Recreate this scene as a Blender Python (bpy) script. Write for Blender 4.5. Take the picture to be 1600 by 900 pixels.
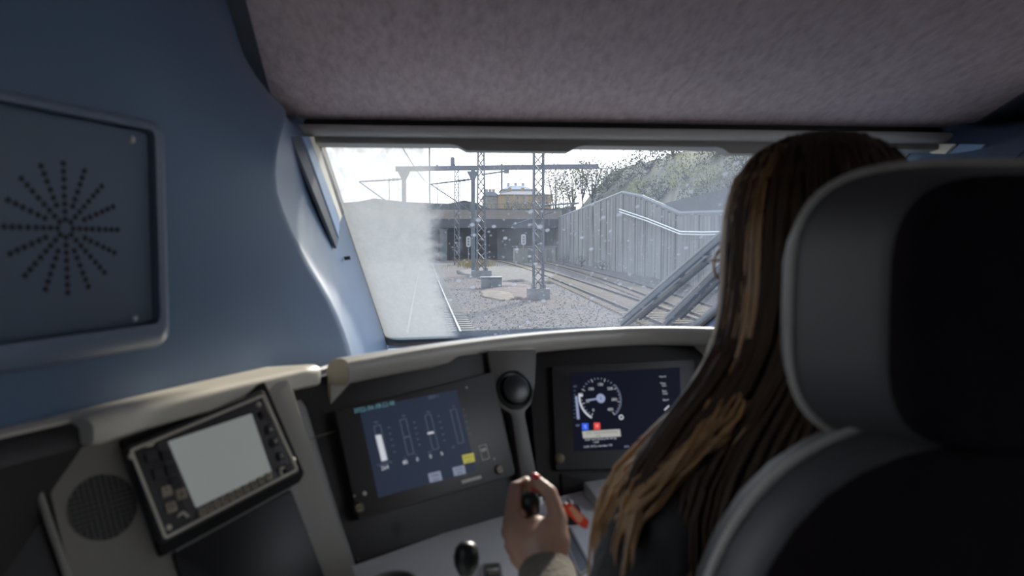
import bpy, bmesh, math, random
import numpy as np
from mathutils import Vector as V, Matrix, noise
for o in list(bpy.data.objects): bpy.data.objects.remove(o)
S = bpy.context.scene; COL = S.collection
random.seed(7)
PI = math.pi
# ------------------------------------------------------------------ camera
F = 1150.0; PSI = math.radians(4.5); TH = math.atan(65/F)
CAM = V((-.44, 0, 2.6))
cd = bpy.data.cameras.new('camera'); cam = bpy.data.objects.new('camera', cd); COL.objects.link(cam)
cam.location = CAM; cam.rotation_euler = (PI/2-TH, 0, -PSI)
cd.sensor_width = 36; cd.lens = 36*F/1600; cd.clip_start = .02; cd.clip_end = 2000
cd.dof.use_dof = True; cd.dof.focus_distance = 40; cd.dof.aperture_fstop = 4.8
S.camera = cam
# ------------------------------------------------------------------ world, sun, exposure
w = bpy.data.worlds.new('sky'); S.world = w; w.use_nodes = True
nt = w.node_tree; bg = nt.nodes['Background']
tc = nt.nodes.new('ShaderNodeTexCoord'); sx = nt.nodes.new('ShaderNodeSeparateXYZ'); cr = nt.nodes.new('ShaderNodeValToRGB')
nt.links.new(tc.outputs['Generated'], sx.inputs[0]); nt.links.new(sx.outputs['Z'], cr.inputs[0]); nt.links.new(cr.outputs[0], bg.inputs[0])
cr.color_ramp.elements[0].position = 0; cr.color_ramp.elements[0].color = (1, 1, 1, 1)
cr.color_ramp.elements[1].position = .8; cr.color_ramp.elements[1].color = (.55, .74, 1, 1)
bg.inputs[1].default_value = 2.1
sd = bpy.data.lights.new('sun', 'SUN'); sun = bpy.data.objects.new('sun', sd); COL.objects.link(sun)
sd.energy = 3.9; sd.angle = math.radians(2.5); sd.color = (1, .90, .76)
SAZ, SEL = math.radians(22), math.radians(23)
sunv = V((math.sin(SAZ)*math.cos(SEL), math.cos(SAZ)*math.cos(SEL), math.sin(SEL)))
sun.rotation_euler = sunv.to_track_quat('Z', 'Y').to_euler(); sun.location = (20, 40, 40)
S.view_settings.view_transform = 'Standard'; S.view_settings.look = 'None'; S.view_settings.gamma = 1
S.view_settings.use_curve_mapping = False; S.view_settings.exposure = 1.1
# ------------------------------------------------------------------ geometry helpers
FW = V((math.sin(PSI)*math.cos(TH), math.cos(PSI)*math.cos(TH), -math.sin(TH)))
RT = V((math.cos(PSI), -math.sin(PSI), 0)); UP = RT.cross(FW)
def ray(x, y): return FW + RT*((x-800)/F) - UP*((y-450)/F)
def dep(x, y, d): return CAM + ray(x, y)*d              # point at a depth along the view axis
def at(x, y, Y): r = ray(x, y); return CAM + r*(Y/r.y)  # point at a forward distance
def gr(x, y, z=0): r = ray(x, y); return CAM + r*((z-CAM.z)/r.z)
def onp(x, y, p, n): r = ray(x, y); return CAM + r*((p-CAM).dot(n)/r.dot(n))
class Fr:                                                # a flat face with its own axes
    def __init__(s, o, n, u):
        s.o = o.copy(); s.n = n.normalized(); s.u = (u - s.n*u.dot(s.n)).normalized(); s.v = s.n.cross(s.u)
    def uv(s, x, y): q = onp(x, y, s.o, s.n)-s.o; return (q.dot(s.u), q.dot(s.v))
    def pt(s, a, b, h=0): return s.o + s.u*a + s.v*b + s.n*h
    def poly(s, pts): return [s.uv(*p) for p in pts]
def rnd(poly, r, seg=4):                                 # round the corners of a 2D polygon
    n = len(poly); out = []
    for i in range(n):
        p = V(poly[i]); a = V(poly[i-1])-p; b = V(poly[(i+1) % n])-p
        rr = r[i] if isinstance(r, (list, tuple)) else r
        rr = min(rr, a.length*.45, b.length*.45)
        if rr <= 0: out.append(tuple(p)); continue
        s_, e_ = p+a.normalized()*rr, p+b.normalized()*rr
        for k in range(seg+1):
            t = k/seg; out.append(tuple(s_*(1-t)**2 + p*2*t*(1-t) + e_*t*t))
    return out
def ccw(p): return p if sum(p[i-1][0]*p[i][1]-p[i][0]*p[i-1][1] for i in range(len(p))) > 0 else p[::-1]
def inset(p, d):
    n = len(p); out = []
    for i in range(n):
        a, b, c = V(p[i-1]), V(p[i]), V(p[(i+1) % n])
        e1 = (b-a).normalized(); e2 = (c-b).normalized()
        n1 = V((-e1.y, e1.x)); n2 = V((-e2.y, e2.x)); m = n1+n2
        if m.length < 1e-6: m = n1.copy()
        m.normalize(); k = max(.4, m.dot(n1)); out.append(tuple(b+m*(d/k)))
    return out
def rect(a0, a1, b0, b1): return [(a0, b0), (a1, b0), (a1, b1), (a0, b1)]
def circ(r, n=24, c=(0, 0), ry=None): return [(c[0]+r*math.cos(2*PI*i/n), c[1]+(ry or r)*math.sin(2*PI*i/n)) for i in range(n)]
class MB:
    def __init__(s): s.v = []; s.f = []
    def add(s, vs, fs): k = len(s.v); s.v += [tuple(x) for x in vs]; s.f += [tuple(i+k for i in f) for f in fs]; return s
    def box(s, c, d, ax=None, rz=0):
        if ax is None: ax = (V((math.cos(rz), math.sin(rz), 0)), V((-math.sin(rz), math.cos(rz), 0)), V((0, 0, 1)))
        c = V(c); vs = [c+ax[0]*(d[0]/2*i)+ax[1]*(d[1]/2*j)+ax[2]*(d[2]/2*k) for i in (-1, 1) for j in (-1, 1) for k in (-1, 1)]
        return s.add(vs, [(0, 1, 3, 2), (4, 6, 7, 5), (0, 4, 5, 1), (2, 3, 7, 6), (0, 2, 6, 4), (1, 5, 7, 3)])
    def rings(s, rs, cap0=True, cap1=True, close=True):
        n = len(rs[0]); vs = [p for r in rs for p in r]; fs = []
        for i in range(len(rs)-1):
            for j in range(n if close else n-1):
                a, b = i*n+j, i*n+(j+1) % n; fs.append((a, b, b+n, a+n))
        if cap0: fs.append(tuple(range(n))[::-1])
        if cap1: fs.append(tuple(range((len(rs)-1)*n, len(rs)*n)))
        return s.add(vs, fs)
    def slab(s, fr, poly, h0, h1, bev=0):
        poly = ccw(poly); R = [[fr.pt(a, b, h0) for a, b in poly]]
        if bev:
            R += [[fr.pt(a, b, h1-bev) for a, b in poly], [fr.pt(a, b, h1-bev*.3) for a, b in inset(poly, bev*.3)], [fr.pt(a, b, h1) for a, b in inset(poly, bev)]]
        else: R += [[fr.pt(a, b, h1) for a, b in poly]]
        return s.rings(R)
    def ring(s, fr, outer, inner, h0, h1):               # frame between two polygons of equal count
        o_, i_ = ccw(outer), ccw(inner)
        R = [[fr.pt(*p, h0) for p in o_], [fr.pt(*p, h1) for p in o_], [fr.pt(*p, h1) for p in i_], [fr.pt(*p, h0) for p in i_], [fr.pt(*p, h0) for p in o_]]
        return s.rings(R, False, False)
    def tube(s, path, r, seg=8, cap=True, flat=None):
        path = [V(p) for p in path]; n = len(path); R = []; pu = None
        for i, p in enumerate(path):
            t = (path[min(i+1, n-1)]-path[max(i-1, 0)]).normalized()
            if pu is None: pu = t.orthogonal().normalized() if flat is None else V(flat)
            a = (pu - t*pu.dot(t)).normalized(); b = t.cross(a); pu = a
            rr = r[i] if isinstance(r, (list, tuple)) else r
            R.append([p+a*(rr*math.cos(2*PI*k/seg))+b*(rr*math.sin(2*PI*k/seg)) for k in range(seg)])
        return s.rings(R, cap, cap)
    def bar(s, a, b, w_, h_=None, up=(0, 0, 1)):
        a, b = V(a), V(b); t = (b-a); L = t.length; t.normalize(); up = V(up)
        x = t.cross(up); x = x.normalized() if x.length > 1e-4 else t.orthogonal().normalized(); z = x.cross(t)
        return s.box((a+b)/2, (w_, L, h_ or w_), (x, t, z))
    def capsule(s, path, r, seg=14):                     # closed rounded tube, for fusing bodies
        path = [V(p) for p in path]
        t0 = (path[0]-path[1]).normalized(); t1 = (path[-1]-path[-2]).normalized()
        P_ = []; R_ = []
        for k in (0.08, .4, .75): P_.append(path[0]+t0*r[0]*math.sqrt(1-k*k)); R_.append(r[0]*k)
        P_ += path; R_ += list(r)
        for k in (.75, .4, .08): P_.append(path[-1]+t1*r[-1]*math.sqrt(1-k*k)); R_.append(r[-1]*k)
        return s.tube(P_, R_, seg)
    def ell(s, c, rx, ry, rz, M=None, nu=20, nv=12):
        c = V(c); R = []
        for j in range(nv+1):
            ph = -PI/2+PI*(.02+.96*j/nv)
            ring = [V((rx*math.cos(ph)*math.cos(2*PI*i/nu), ry*math.cos(ph)*math.sin(2*PI*i/nu), rz*math.sin(ph))) for i in range(nu)]
            R.append([c+((M@q) if M else q) for q in ring])
        return s.rings(R)
    def lathe(s, c, ax, prof, seg=20):                    # prof: (radius, height)
        c = V(c); ax = V(ax).normalized(); a = ax.orthogonal().normalized(); b = ax.cross(a)
        return s.rings([[c+ax*h+a*(r*math.cos(2*PI*k/seg))+b*(r*math.sin(2*PI*k/seg)) for k in range(seg)] for r, h in prof])
    def mesh(s, name, off=V((0, 0, 0))):
        me = bpy.data.meshes.new(name); me.from_pydata([V(v)-off for v in s.v], [], s.f); me.update()
        bm = bmesh.new(); bm.from_mesh(me); bmesh.ops.recalc_face_normals(bm, faces=bm.faces); bm.to_mesh(me); bm.free()
        return me
def wloc(o):
    p = V((0, 0, 0))
    while o: p += o.location; o = o.parent
    return p
def link(name, me, m, parent=None, smooth=None, loc=None):
    o = bpy.data.objects.new(name, me); COL.objects.link(o)
    if m: me.materials.clear(); me.materials.append(m)
    if parent: o.parent = parent
    if loc is not None: o.location = loc
    if smooth is not None:
        for p in me.polygons: p.use_smooth = True
        if smooth: me.set_sharp_from_angle(angle=math.radians(smooth))
    return o
def build(mb, name, m, parent=None, smooth=40):
    if parent: return link(name, mb.mesh(name, wloc(parent)), m, parent, smooth)
    vs = mb.v; c = V((sum(v[0] for v in vs)/len(vs), sum(v[1] for v in vs)/len(vs), min(v[2] for v in vs)))
    return link(name, mb.mesh(name, c), m, None, smooth, c)
def tag(o, label=None, cat=None, group=None, kind=None):
    if label: o['label'] = label
    if cat: o['category'] = cat
    if group: o['group'] = group
    if kind: o['kind'] = kind
    return o
def thing(name, loc, label, cat, group=None):
    o = bpy.data.objects.new(name, None); COL.objects.link(o); o.location = loc; o.empty_display_size = .1
    return tag(o, label, cat, group)
def struct(name, loc=(0, 0, 0)):
    o = bpy.data.objects.new(name, None); COL.objects.link(o); o.location = loc; o['kind'] = 'structure'; return o
# ------------------------------------------------------------------ materials
def nn(nt, t, **k):
    n = nt.nodes.new(t)
    for a, b in k.items():
        if a.startswith('i_'): n.inputs[a[2:].replace('_', ' ')].default_value = b
        else: setattr(n, a, b)
    return n
MATS = {}; ALB = 1.0
def mat(name, col, rough=.5, metal=0, var=0, vs=8, bump=0, bs=60, spec=.5, emit=0, stretch=None, col2=None, sheen=0):
    if name in MATS: return MATS[name]
    col = tuple(c*ALB for c in col); col2 = tuple(c*ALB for c in col2) if col2 else None
    m = bpy.data.materials.new(name); m.use_nodes = True; nt = m.node_tree; b = nt.nodes['Principled BSDF']
    b.inputs['Base Color'].default_value = (*col, 1); b.inputs['Roughness'].default_value = rough; b.inputs['Metallic'].default_value = metal
    b.inputs['Specular IOR Level'].default_value = spec
    if sheen: b.inputs['Sheen Weight'].default_value = sheen
    L = nt.links.new
    tc = nn(nt, 'ShaderNodeTexCoord'); mp = nn(nt, 'ShaderNodeMapping'); L(tc.outputs['Object'], mp.inputs[0])
    if stretch: mp.inputs['Scale'].default_value = stretch
    if var or col2:
        n = nn(nt, 'ShaderNodeTexNoise', i_Scale=vs, i_Detail=5, i_Roughness=.6); L(mp.outputs[0], n.inputs['Vector'])
        r = nn(nt, 'ShaderNodeValToRGB'); L(n.outputs['Fac'], r.inputs[0]); e = r.color_ramp.elements
        c2 = col2 or tuple(min(1, c*(1+var)) for c in col); c1 = col if col2 else tuple(c*(1-var) for c in col)
        e[0].position = .3; e[1].position = .7; e[0].color = (*c1, 1); e[1].color = (*c2, 1); L(r.outputs[0], b.inputs['Base Color'])
    if bump:
        n2 = nn(nt, 'ShaderNodeTexNoise', i_Scale=bs, i_Detail=4); L(mp.outputs[0], n2.inputs['Vector'])
        bp = nn(nt, 'ShaderNodeBump', i_Strength=bump, i_Distance=.01); L(n2.outputs['Fac'], bp.inputs['Height']); L(bp.outputs[0], b.inputs['Normal'])
    if emit:
        b.inputs['Emission Color'].default_value = (*col, 1); b.inputs['Emission Strength'].default_value = emit
    MATS[name] = m; return m
M_blue = mat('blue_moulding', (.092, .148, .245), .42, var=.05, vs=3, bump=.03, bs=220)
M_bluedk = mat('speaker_cover_blue', (.10, .135, .19), .55, var=.06, vs=5, bump=.05, bs=300)
M_bluefr = mat('speaker_frame_blue', (.15, .19, .27), .4, var=.05, vs=5)
M_seal = mat('rubber_seal', (.012, .013, .016), .5, var=.2, vs=10)
M_alu = mat('grey_rail', (.5, .5, .49), .38, var=.05, vs=4)
M_aludk = mat('rail_lip', (.2, .195, .185), .5, var=.06, vs=6)
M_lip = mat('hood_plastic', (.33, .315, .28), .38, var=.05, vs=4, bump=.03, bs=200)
M_liplit = mat('hood_plastic_lit', (.66, .62, .52), .4, var=.05, vs=4, bump=.03, bs=200)  # same hood plastic, with side-window light put into a paler colour
M_gap = mat('dark_gap', (.01, .01, .011), .8, var=.2, vs=9)
M_mod = mat('black_panel', (.016, .015, .016), .5, var=.15, vs=6, bump=.06, bs=260)
M_dev = mat('display_housing', (.027, .026, .027), .45, var=.12, vs=7, bump=.04, bs=260)
M_left = mat('grey_panel', (.31, .29, .25), .5, var=.06, vs=5, bump=.04, bs=260)
M_rib = mat('grey_rib', (.24, .235, .22), .42, var=.06, vs=5)
M_column = mat('dark_grey_column', (.075, .07, .066), .5, var=.08, vs=6)
M_desk = mat('desk_grey', (.70, .705, .69), .48, var=.05, vs=6, bump=.04, bs=240)
M_flap = mat('glossy_black_flap', (.012, .013, .016), .4, var=.2, vs=3)
M_black = mat('black_plastic', (.009, .014, .015), .38, var=.15, vs=12)
M_key = mat('key_black', (.05, .048, .05), .45, var=.1, vs=20)
M_keyt = mat('key_tan', (.5, .42, .31), .5, var=.08, vs=20)
M_cream = mat('cream_line', (.85, .80, .66), .5, var=.05, vs=20)
M_steel = mat('screw_steel', (.75, .73, .68), .3, .8, var=.06, vs=60)
M_brass = mat('dark_brass', (.13, .1, .055), .5, .3, var=.2, vs=60)
M_hole = mat('hole_black', (.02, .024, .03), .9, var=.2, vs=90)
M_lcd = mat('lcd_grey', (.44, .48, .46), .3, var=.06, vs=6, emit=.14)
M_fab = mat('seat_fabric', (.006, .0042, .0062), .95, var=.2, vs=60, bump=.2, bs=500, spec=.05)
M_shell = mat('seat_side', (.024, .024, .027), .6, var=.08, vs=10, bump=.05, bs=200)
M_pipe = mat('seat_piping', (.20, .195, .18), .5, var=.06, vs=20)
M_skin = mat('skin', (.46, .27, .19), .45, var=.08, vs=25, bump=.05, bs=180)
M_nail = mat('red_nail', (.75, .06, .07), .25, var=.08, vs=90)
M_jack = mat('jacket', (.005, .0042, .0038), .85, var=.35, vs=18, bump=.25, bs=160, sheen=.2)
M_cuff = mat('cuff', (.13, .108, .08), .85, var=.2, vs=40, bump=.3, bs=160, sheen=.2)
M_trou = mat('trousers', (.02, .021, .028), .85, var=.2, vs=18)
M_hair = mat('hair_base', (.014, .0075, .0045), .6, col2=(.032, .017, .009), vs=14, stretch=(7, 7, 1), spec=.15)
M_strlit = mat('hair_strand_lit', (.15, .08, .034), .4, col2=(.36, .21, .09), vs=9)  # golden copy of the hair, sunlight on the locks put into the colour
def translucent(m, col, k):
    nt = m.node_tree; b = nt.nodes['Principled BSDF']; t = nn(nt, 'ShaderNodeBsdfTranslucent'); t.inputs[0].default_value = (*col, 1)
    mx = nn(nt, 'ShaderNodeMixShader'); mx.inputs[0].default_value = k; o_ = nt.nodes['Material Output']
    nt.links.new(b.outputs[0], mx.inputs[1]); nt.links.new(t.outputs[0], mx.inputs[2]); nt.links.new(mx.outputs[0], o_.inputs[0])
translucent(M_strlit, (.55, .36, .19), .32)
M_red = mat('red_tag', (.75, .07, .03), .35, var=.05, vs=50)
M_paper = mat('tag_paper', (.72, .42, .26), .7, var=.06, vs=60)
M_floor = mat('floor_vinyl', (.25, .255, .26), .6, var=.1, vs=9)
M_glassf = mat('spectacle_frame', (.45, .32, .2), .35, var=.05, vs=60)
def emi(name, c, s=1): return mat('lit_'+name, c, .4, emit=s*.46, var=.03, vs=40, spec=.1)
E_navy = emi('navy', (.017, .024, .044), .75); E_dark = emi('dark_navy', (.004, .005, .011), 1.0)
E_white = emi('white', (.50, .52, .56), .9); E_grey = emi('grey', (.10, .12, .16), .8); E_lilac = emi('lilac', (.24, .28, .42), .9)
E_teal = emi('teal', (.10, .22, .26), .8); E_yel = emi('yellow', (.36, .33, .06), .8); E_btn = emi('button', (.19, .21, .29), .8)
E_blue = emi('blue', (.03, .10, .65), 1.); E_red = emi('red', (.62, .06, .05), 1.); E_box = emi('box', (.36, .36, .33), .9)
# felt ceiling lining
def felt():
    m = bpy.data.materials.new('felt_lining'); m.use_nodes = True; nt = m.node_tree; b = nt.nodes['Principled BSDF']; L = nt.links.new
    tc = nn(nt, 'ShaderNodeTexCoord'); mp = nn(nt, 'ShaderNodeMapping'); L(tc.outputs['Object'], mp.inputs[0])
    mp.inputs['Rotation'].default_value = (0, 0, .25); mp.inputs['Scale'].default_value = (3.2, 1, 1)
    n = nn(nt, 'ShaderNodeTexNoise', i_Scale=22, i_Detail=6, i_Roughness=.7); L(mp.outputs[0], n.inputs['Vector'])
    r = nn(nt, 'ShaderNodeValToRGB'); L(n.outputs['Fac'], r.inputs[0]); e = r.color_ramp.elements
    e[0].position = .3; e[1].position = .72; e[0].color = (.37, .295, .305, 1); e[1].color = (.58, .475, .49, 1); L(r.outputs[0], b.inputs['Base Color'])
    bp = nn(nt, 'ShaderNodeBump', i_Strength=.5, i_Distance=.006); L(n.outputs['Fac'], bp.inputs['Height']); L(bp.outputs[0], b.inputs['Normal'])
    b.inputs['Roughness'].default_value = .95; b.inputs['Specular IOR Level'].default_value = .1; return m
M_felt = felt()
# ================================================================== THE CAB
FLOOR = 1.15
# ---- floor, back wall
b = MB(); b.box((0, .9, FLOOR-.03), (2.5, 4.2, .06)); o = build(b, 'floor', M_floor); o['kind'] = 'structure'
b = MB(); b.box((0, -1.03, 2.25), (2.6, .06, 2.3)); o = build(b, 'wall_back', mat('bulkhead_grey', (.55, .56, .57), .6, var=.05, vs=3)); o['kind'] = 'structure'
# ---- felt ceiling
def zc(Y): return min(3.16, 2.897+.20*(1.78-Y))
CW = .853
def cw(Y): return CW-.085*max(0, min(1, (1.78-Y)/.6))
b = MB(); Ys = [1.80, 1.6, 1.4, 1.2, 1.0, .88, .6, 0, -1.0]
R = []
for Y in Ys: R.append([V((-cw(Y), Y, zc(Y))), V((cw(Y), Y, zc(Y))), V((cw(Y), Y, zc(Y)+.03)), V((-cw(Y), Y, zc(Y)+.03))])
b.rings(R); ceil = build(b, 'ceiling', M_felt, None, 30); ceil['kind'] = 'structure'
M_sidec = mat('dark_ceiling_edge', (.05, .056, .075), .6, var=.08, vs=8)
# windscreen plane and opening
WT = at(500, 225, 1.86); WB = at(610, 530, 2.9)
wn = V((0, WT.z-WB.z, WB.y-WT.y)).normalized()          # outward-up normal of the raked plane (x axis lies in it)
wn = V((0, WB.z-WT.z, -(WB.y-WT.y))).normalized()       # towards the cab
WF = Fr(WB, wn, V((1, 0, 0)))
wl = WF.poly([(500, 222), (1442, 222), (1084, 516), (612, 532)])
hole = rnd(ccw(wl), [.05, .06, .02, .02], 6)
hole = rnd([WF.uv(604, 532), WF.uv(1084, 516), WF.uv(1442, 215), WF.uv(497, 215)], [.06, .05, .01, .01], 6)
# ---- side walls: flat lower part that narrows to the front, upper part leaning out to the ceiling
def XW(Y): return 1.227-.398*Y if Y > .3 else 1.227-.398*.3
FT = [(.6, 1.52), (1.6, 1.52), (2.3, 1.488), (2.40, 1.461), (2.49, 1.405), (2.585, 1.318), (2.66, 1.262), (2.72, 1.243), (2.765, 1.285), (2.815, 1.42), (2.86, 1.60), (2.90, 1.77), (2.95, 1.80)]
def foldY(z, sgn=-1):                                   # where the wall turns into the windscreen pillar
    for i in range(1, len(FT)-2):
        if FT[i][0] <= z <= FT[i+1][0]:
            (xa, ya), (x0, y0), (x1, y1), (xb, yb) = FT[i-1:i+3]; h = x1-x0; t = (z-x0)/h
            m0, m1 = (y1-ya)/(x1-xa)*h, (yb-y0)/(xb-x0)*h
            y = (2*t**3-3*t*t+1)*y0+(t**3-2*t*t+t)*m0+(-2*t**3+3*t*t)*y1+(t**3-t*t)*m1; break
    else: y = FT[1][1] if z < 2 else FT[-2][1]
    return y if sgn < 0 else max(y, 1.5)
FILL_WIN = (-.60, .28, 1.85, 2.85)                          # unseen opening added at the right rear to light the console
WINS = {-1: (.05, .70, 2.25, 2.86), 1: (.40, 1.42, 1.75, 2.95)}          # side window openings
OFF = {-1: .03, 1: .11}
EDG = {-1: (V(WF.pt(*WF.uv(497, 215))), V(WF.pt(*WF.uv(604, 534)))), 1: (V(WF.pt(*WF.uv(1444, 215))), V(WF.pt(*WF.uv(1086, 518))))}
def wall(sgn, name):
    rt = struct(name, (sgn*1.1, .5, FLOOR)); WIN0, WIN1, WZ0, WZ1 = WINS[sgn]
    # front sheet, from the window column to the fold
    def sheet(nm, us, rows, yb, yf):
        G = []
        for s_ in rows:
            line = []
            for u_ in us:
                if s_ <= 1:                             # lower rows: s_ is a height fraction to 2.72
                    z = FLOOR+(2.72-FLOOR)*s_; Y = yb+(yf(z)-yb)*u_; X = XW(Y)
                else:
                    q = s_-1; zt = 2.72+(2.9-2.72)*q; Y = yb+(yf(zt)-yb)*u_; z = 2.72+(zc(Y)+.01-2.72)*q
                    X = XW(Y)+((cw(Y)+OFF[sgn])-XW(Y))*(q*q*(3-2*q))
                line.append(V((sgn*X, Y, z)))
            fl_ = line[-1]; et, eb = EDG[sgn]
            tt = .22-.30*(s_-1) if s_ > 1 else .22+1.0*max(0, (2.72-(FLOOR+(2.72-FLOOR)*s_)))/.62
            Rr = et+(eb-et)*min(1.5, tt)
            for u_ in (.025, .06, .12, .2, .3, .42, .55, .7, .85, 1.0): p = fl_.lerp(Rr, u_); p.x += sgn*.014*math.sin(PI*u_**.7); line.append(p)
            G.append(line)
        b = MB(); b.rings(G, False, False, False); return build(b, nm, M_blue, rt, 60)
    rows = [0, .3, .5, .6, .64, .68, .70]+[.72+k*.02 for k in range(14)]+[1.0]+[1+k/14 for k in range(1, 15)]
    us = [k/12 for k in range(11)]+[.9, .95, .975, 1.0]
    sheet('lining', us, rows, WIN1, lambda z: foldY(z, sgn))
    # rear sheet round the side window
    def quad(Y0, Y1, z0, z1, nm):
        b = MB(); n = 6; R = []
        for k in range(n+1):
            Y = Y0+(Y1-Y0)*k/n
            def X(z): q = max(0, min(1, (z-2.72)/(zc(Y)-2.72))); return XW(Y)+((cw(Y)+OFF[sgn])-XW(Y))*(q*q*(3-2*q))
            R.append([V((sgn*X(z0+(z1-z0)*j/6), Y, z0+(z1-z0)*j/6)) for j in range(7)])
        b.rings(R, False, False, False); build(b, nm, M_blue, rt, 60)
    quad(-1, WIN1, FLOOR, WZ0, 'lower_lining')
    if sgn < 0: quad(-1, WIN0, WZ0, 3.2, 'rear_lining')
    else: quad(FILL_WIN[1], WIN0, WZ0, 3.2, 'rear_lining'); quad(FILL_WIN[0], FILL_WIN[1], WZ0, FILL_WIN[2], 'rear_lining'); quad(FILL_WIN[0], FILL_WIN[1], FILL_WIN[3], 3.2, 'rear_lining'); quad(-1, FILL_WIN[0], WZ0, 3.2, 'rear_lining')
    quad(WIN0, WIN1, WZ1, 3.2, 'upper_lining')
    return rt
wall(-1, 'wall_left'); wall(1, 'wall_right')
# side windows
M_pane = bpy.data.materials.new('clear_glass'); M_pane.use_nodes = True
nt = M_pane.node_tree; nt.nodes.clear(); L = nt.links.new
tr = nn(nt, 'ShaderNodeBsdfTransparent'); gl = nn(nt, 'ShaderNodeBsdfGlossy', i_Roughness=.02); fr = nn(nt, 'ShaderNodeFresnel', i_IOR=1.3)
ms = nn(nt, 'ShaderNodeMixShader'); out = nn(nt, 'ShaderNodeOutputMaterial')
L(fr.outputs[0], ms.inputs[0]); L(tr.outputs[0], ms.inputs[1]); L(gl.outputs[0], ms.inputs[2]); L(ms.outputs[0], out.inputs[0])
for k, sgn, WD in ((0, -1, WINS[-1]), (1, 1, WINS[1]), (2, 1, FILL_WIN)):  # the last one is the added light opening at the right rear
    WIN0, WIN1, WZ0, WZ1 = WD; rt = struct('window_%d' % (k+2), (sgn*1.1, .3, WZ0))
    def sx_(Y, z): q = max(0, min(1, (z-2.72)/(zc(Y)-2.72))); return sgn*(XW(Y)+((cw(Y)+OFF[sgn])-XW(Y))*(q*q*(3-2*q)))
    wm = (WIN0+WIN1)/2; wq = min(.3, WIN1-.1) if WIN0 < .3 else wm+.1; loop = [(WIN0, WZ0), (wq, WZ0), (wm, WZ0), (WIN1, WZ0), (WIN1, 2.6), (WIN1, WZ1), (wm, WZ1), (wq, WZ1), (WIN0, WZ1), (WIN0, 2.6)]
    loop = sorted(loop[:4])+[loop[4]]+sorted(loop[5:9], reverse=True)+[loop[9]]
    b = MB(); pth = [V((sx_(y, z), y, z)) for y, z in loop]; b.tube(pth+[pth[0]], .018, 8, False); build(b, 'window_frame', M_seal, rt)
    b = MB(); R = [[V((sx_(WIN0+(WIN1-WIN0)*i/6, WZ0+(WZ1-WZ0)*j/6)+sgn*.01, WIN0+(WIN1-WIN0)*i/6, WZ0+(WZ1-WZ0)*j/6)) for j in range(7)] for i in range(7)]
    b.rings(R, False, False, False); build(b, 'pane', M_pane, rt)
# ---- windscreen
win1 = struct('window_1', WF.pt(.7, 0))
b = MB(); b.ring(WF, inset(ccw(hole), -.035), hole, -.03, .012); build(b, 'rubber_seal', M_seal, win1, 40)
# dirty glass
mg = bpy.data.materials.new('dirty_windscreen'); mg.use_nodes = True; nt = mg.node_tree; nt.nodes.clear(); L = nt.links.new
def mth(op, a, b_=None, c=None, clamp=False):
    n = nn(nt, 'ShaderNodeMath', operation=op, use_clamp=clamp)
    for i, x in enumerate((a, b_, c)):
        if x is None: continue
        if isinstance(x, (int, float)): n.inputs[i].default_value = x
        else: L(x, n.inputs[i])
    return n.outputs[0]
def sstep(x, a, b_):
    n = nn(nt, 'ShaderNodeMapRange', interpolation_type='SMOOTHSTEP'); L(x, n.inputs[0]); n.inputs[1].default_value = a; n.inputs[2].default_value = b_; return n.outputs[0]
tc = nn(nt, 'ShaderNodeTexCoord'); sp = nn(nt, 'ShaderNodeSeparateXYZ'); L(tc.outputs['Object'], sp.inputs[0]); A, B = sp.outputs[0], sp.outputs[1]
def nz(scale, det=4, rough=.6, st=None):
    n = nn(nt, 'ShaderNodeTexNoise', i_Scale=scale, i_Detail=det, i_Roughness=rough)
    if st: mp = nn(nt, 'ShaderNodeMapping'); mp.inputs['Scale'].default_value = st; L(tc.outputs['Object'], mp.inputs[0]); L(mp.outputs[0], n.inputs['Vector'])
    else: L(tc.outputs['Object'], n.inputs['Vector'])
    return n.outputs['Fac']
p0, p1, p2 = WF.uv(692, 225), WF.uv(688, 400), WF.uv(715, 525)
# wiper limit: quadratic a(b) through three points of the swept edge
q = np.polyfit([p0[1], p1[1], p2[1]], [p0[0], p1[0], p2[0]], 2)
bound = mth('ADD', mth('MULTIPLY', mth('MULTIPLY', B, B), float(q[0])), mth('ADD', mth('MULTIPLY', B, float(q[1])), float(q[2])))
dist = mth('SUBTRACT', A, mth('ADD', bound, mth('MULTIPLY', mth('SUBTRACT', nz(14), .5), .10)))
heavy = mth('SUBTRACT', 1, sstep(dist, -.055, .035))
hv = mth('MULTIPLY', heavy, mth('ADD', .58, mth('MULTIPLY', nz(34, 8, .85, (1, .5, 1)), .58)))
topclr = sstep(B, .55, 1.15)
hv = mth('MULTIPLY', hv, mth('SUBTRACT', 1.02, mth('MULTIPLY', topclr, .05)))
film = mth('ADD', .10, mth('MULTIPLY', sstep(nz(4, 6, .7, (1, .5, 1)), .38, .75), .18))
right = sstep(A, .45, 1.15); film = mth('ADD', film, mth('MULTIPLY', right, .26))  # thicker at right, distant haze over the hillside put into the film
streak = mth('MULTIPLY', sstep(nz(9, 5, .6, (3.5, .5, 1)), .58, .75), .16); film = mth('ADD', film, streak)
def specks(scale, rad, amt, keep):
    v = nn(nt, 'ShaderNodeTexVoronoi', i_Scale=scale); mp = nn(nt, 'ShaderNodeMapping'); mp.inputs['Scale'].default_value = (1, .75, 1); mp.inputs['Rotation'].default_value = (0, 0, .5)
    L(tc.outputs['Object'], mp.inputs[0]); L(mp.outputs[0], v.inputs['Vector'])
    c = nn(nt, 'ShaderNodeSeparateColor'); L(v.outputs['Color'], c.inputs[0])
    sz = mth('MULTIPLY', c.outputs[0], rad); m_ = mth('LESS_THAN', v.outputs['Distance'], sz); k = mth('GREATER_THAN', c.outputs[1], keep)
    return mth('MULTIPLY', mth('MULTIPLY', m_, k), amt)
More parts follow.
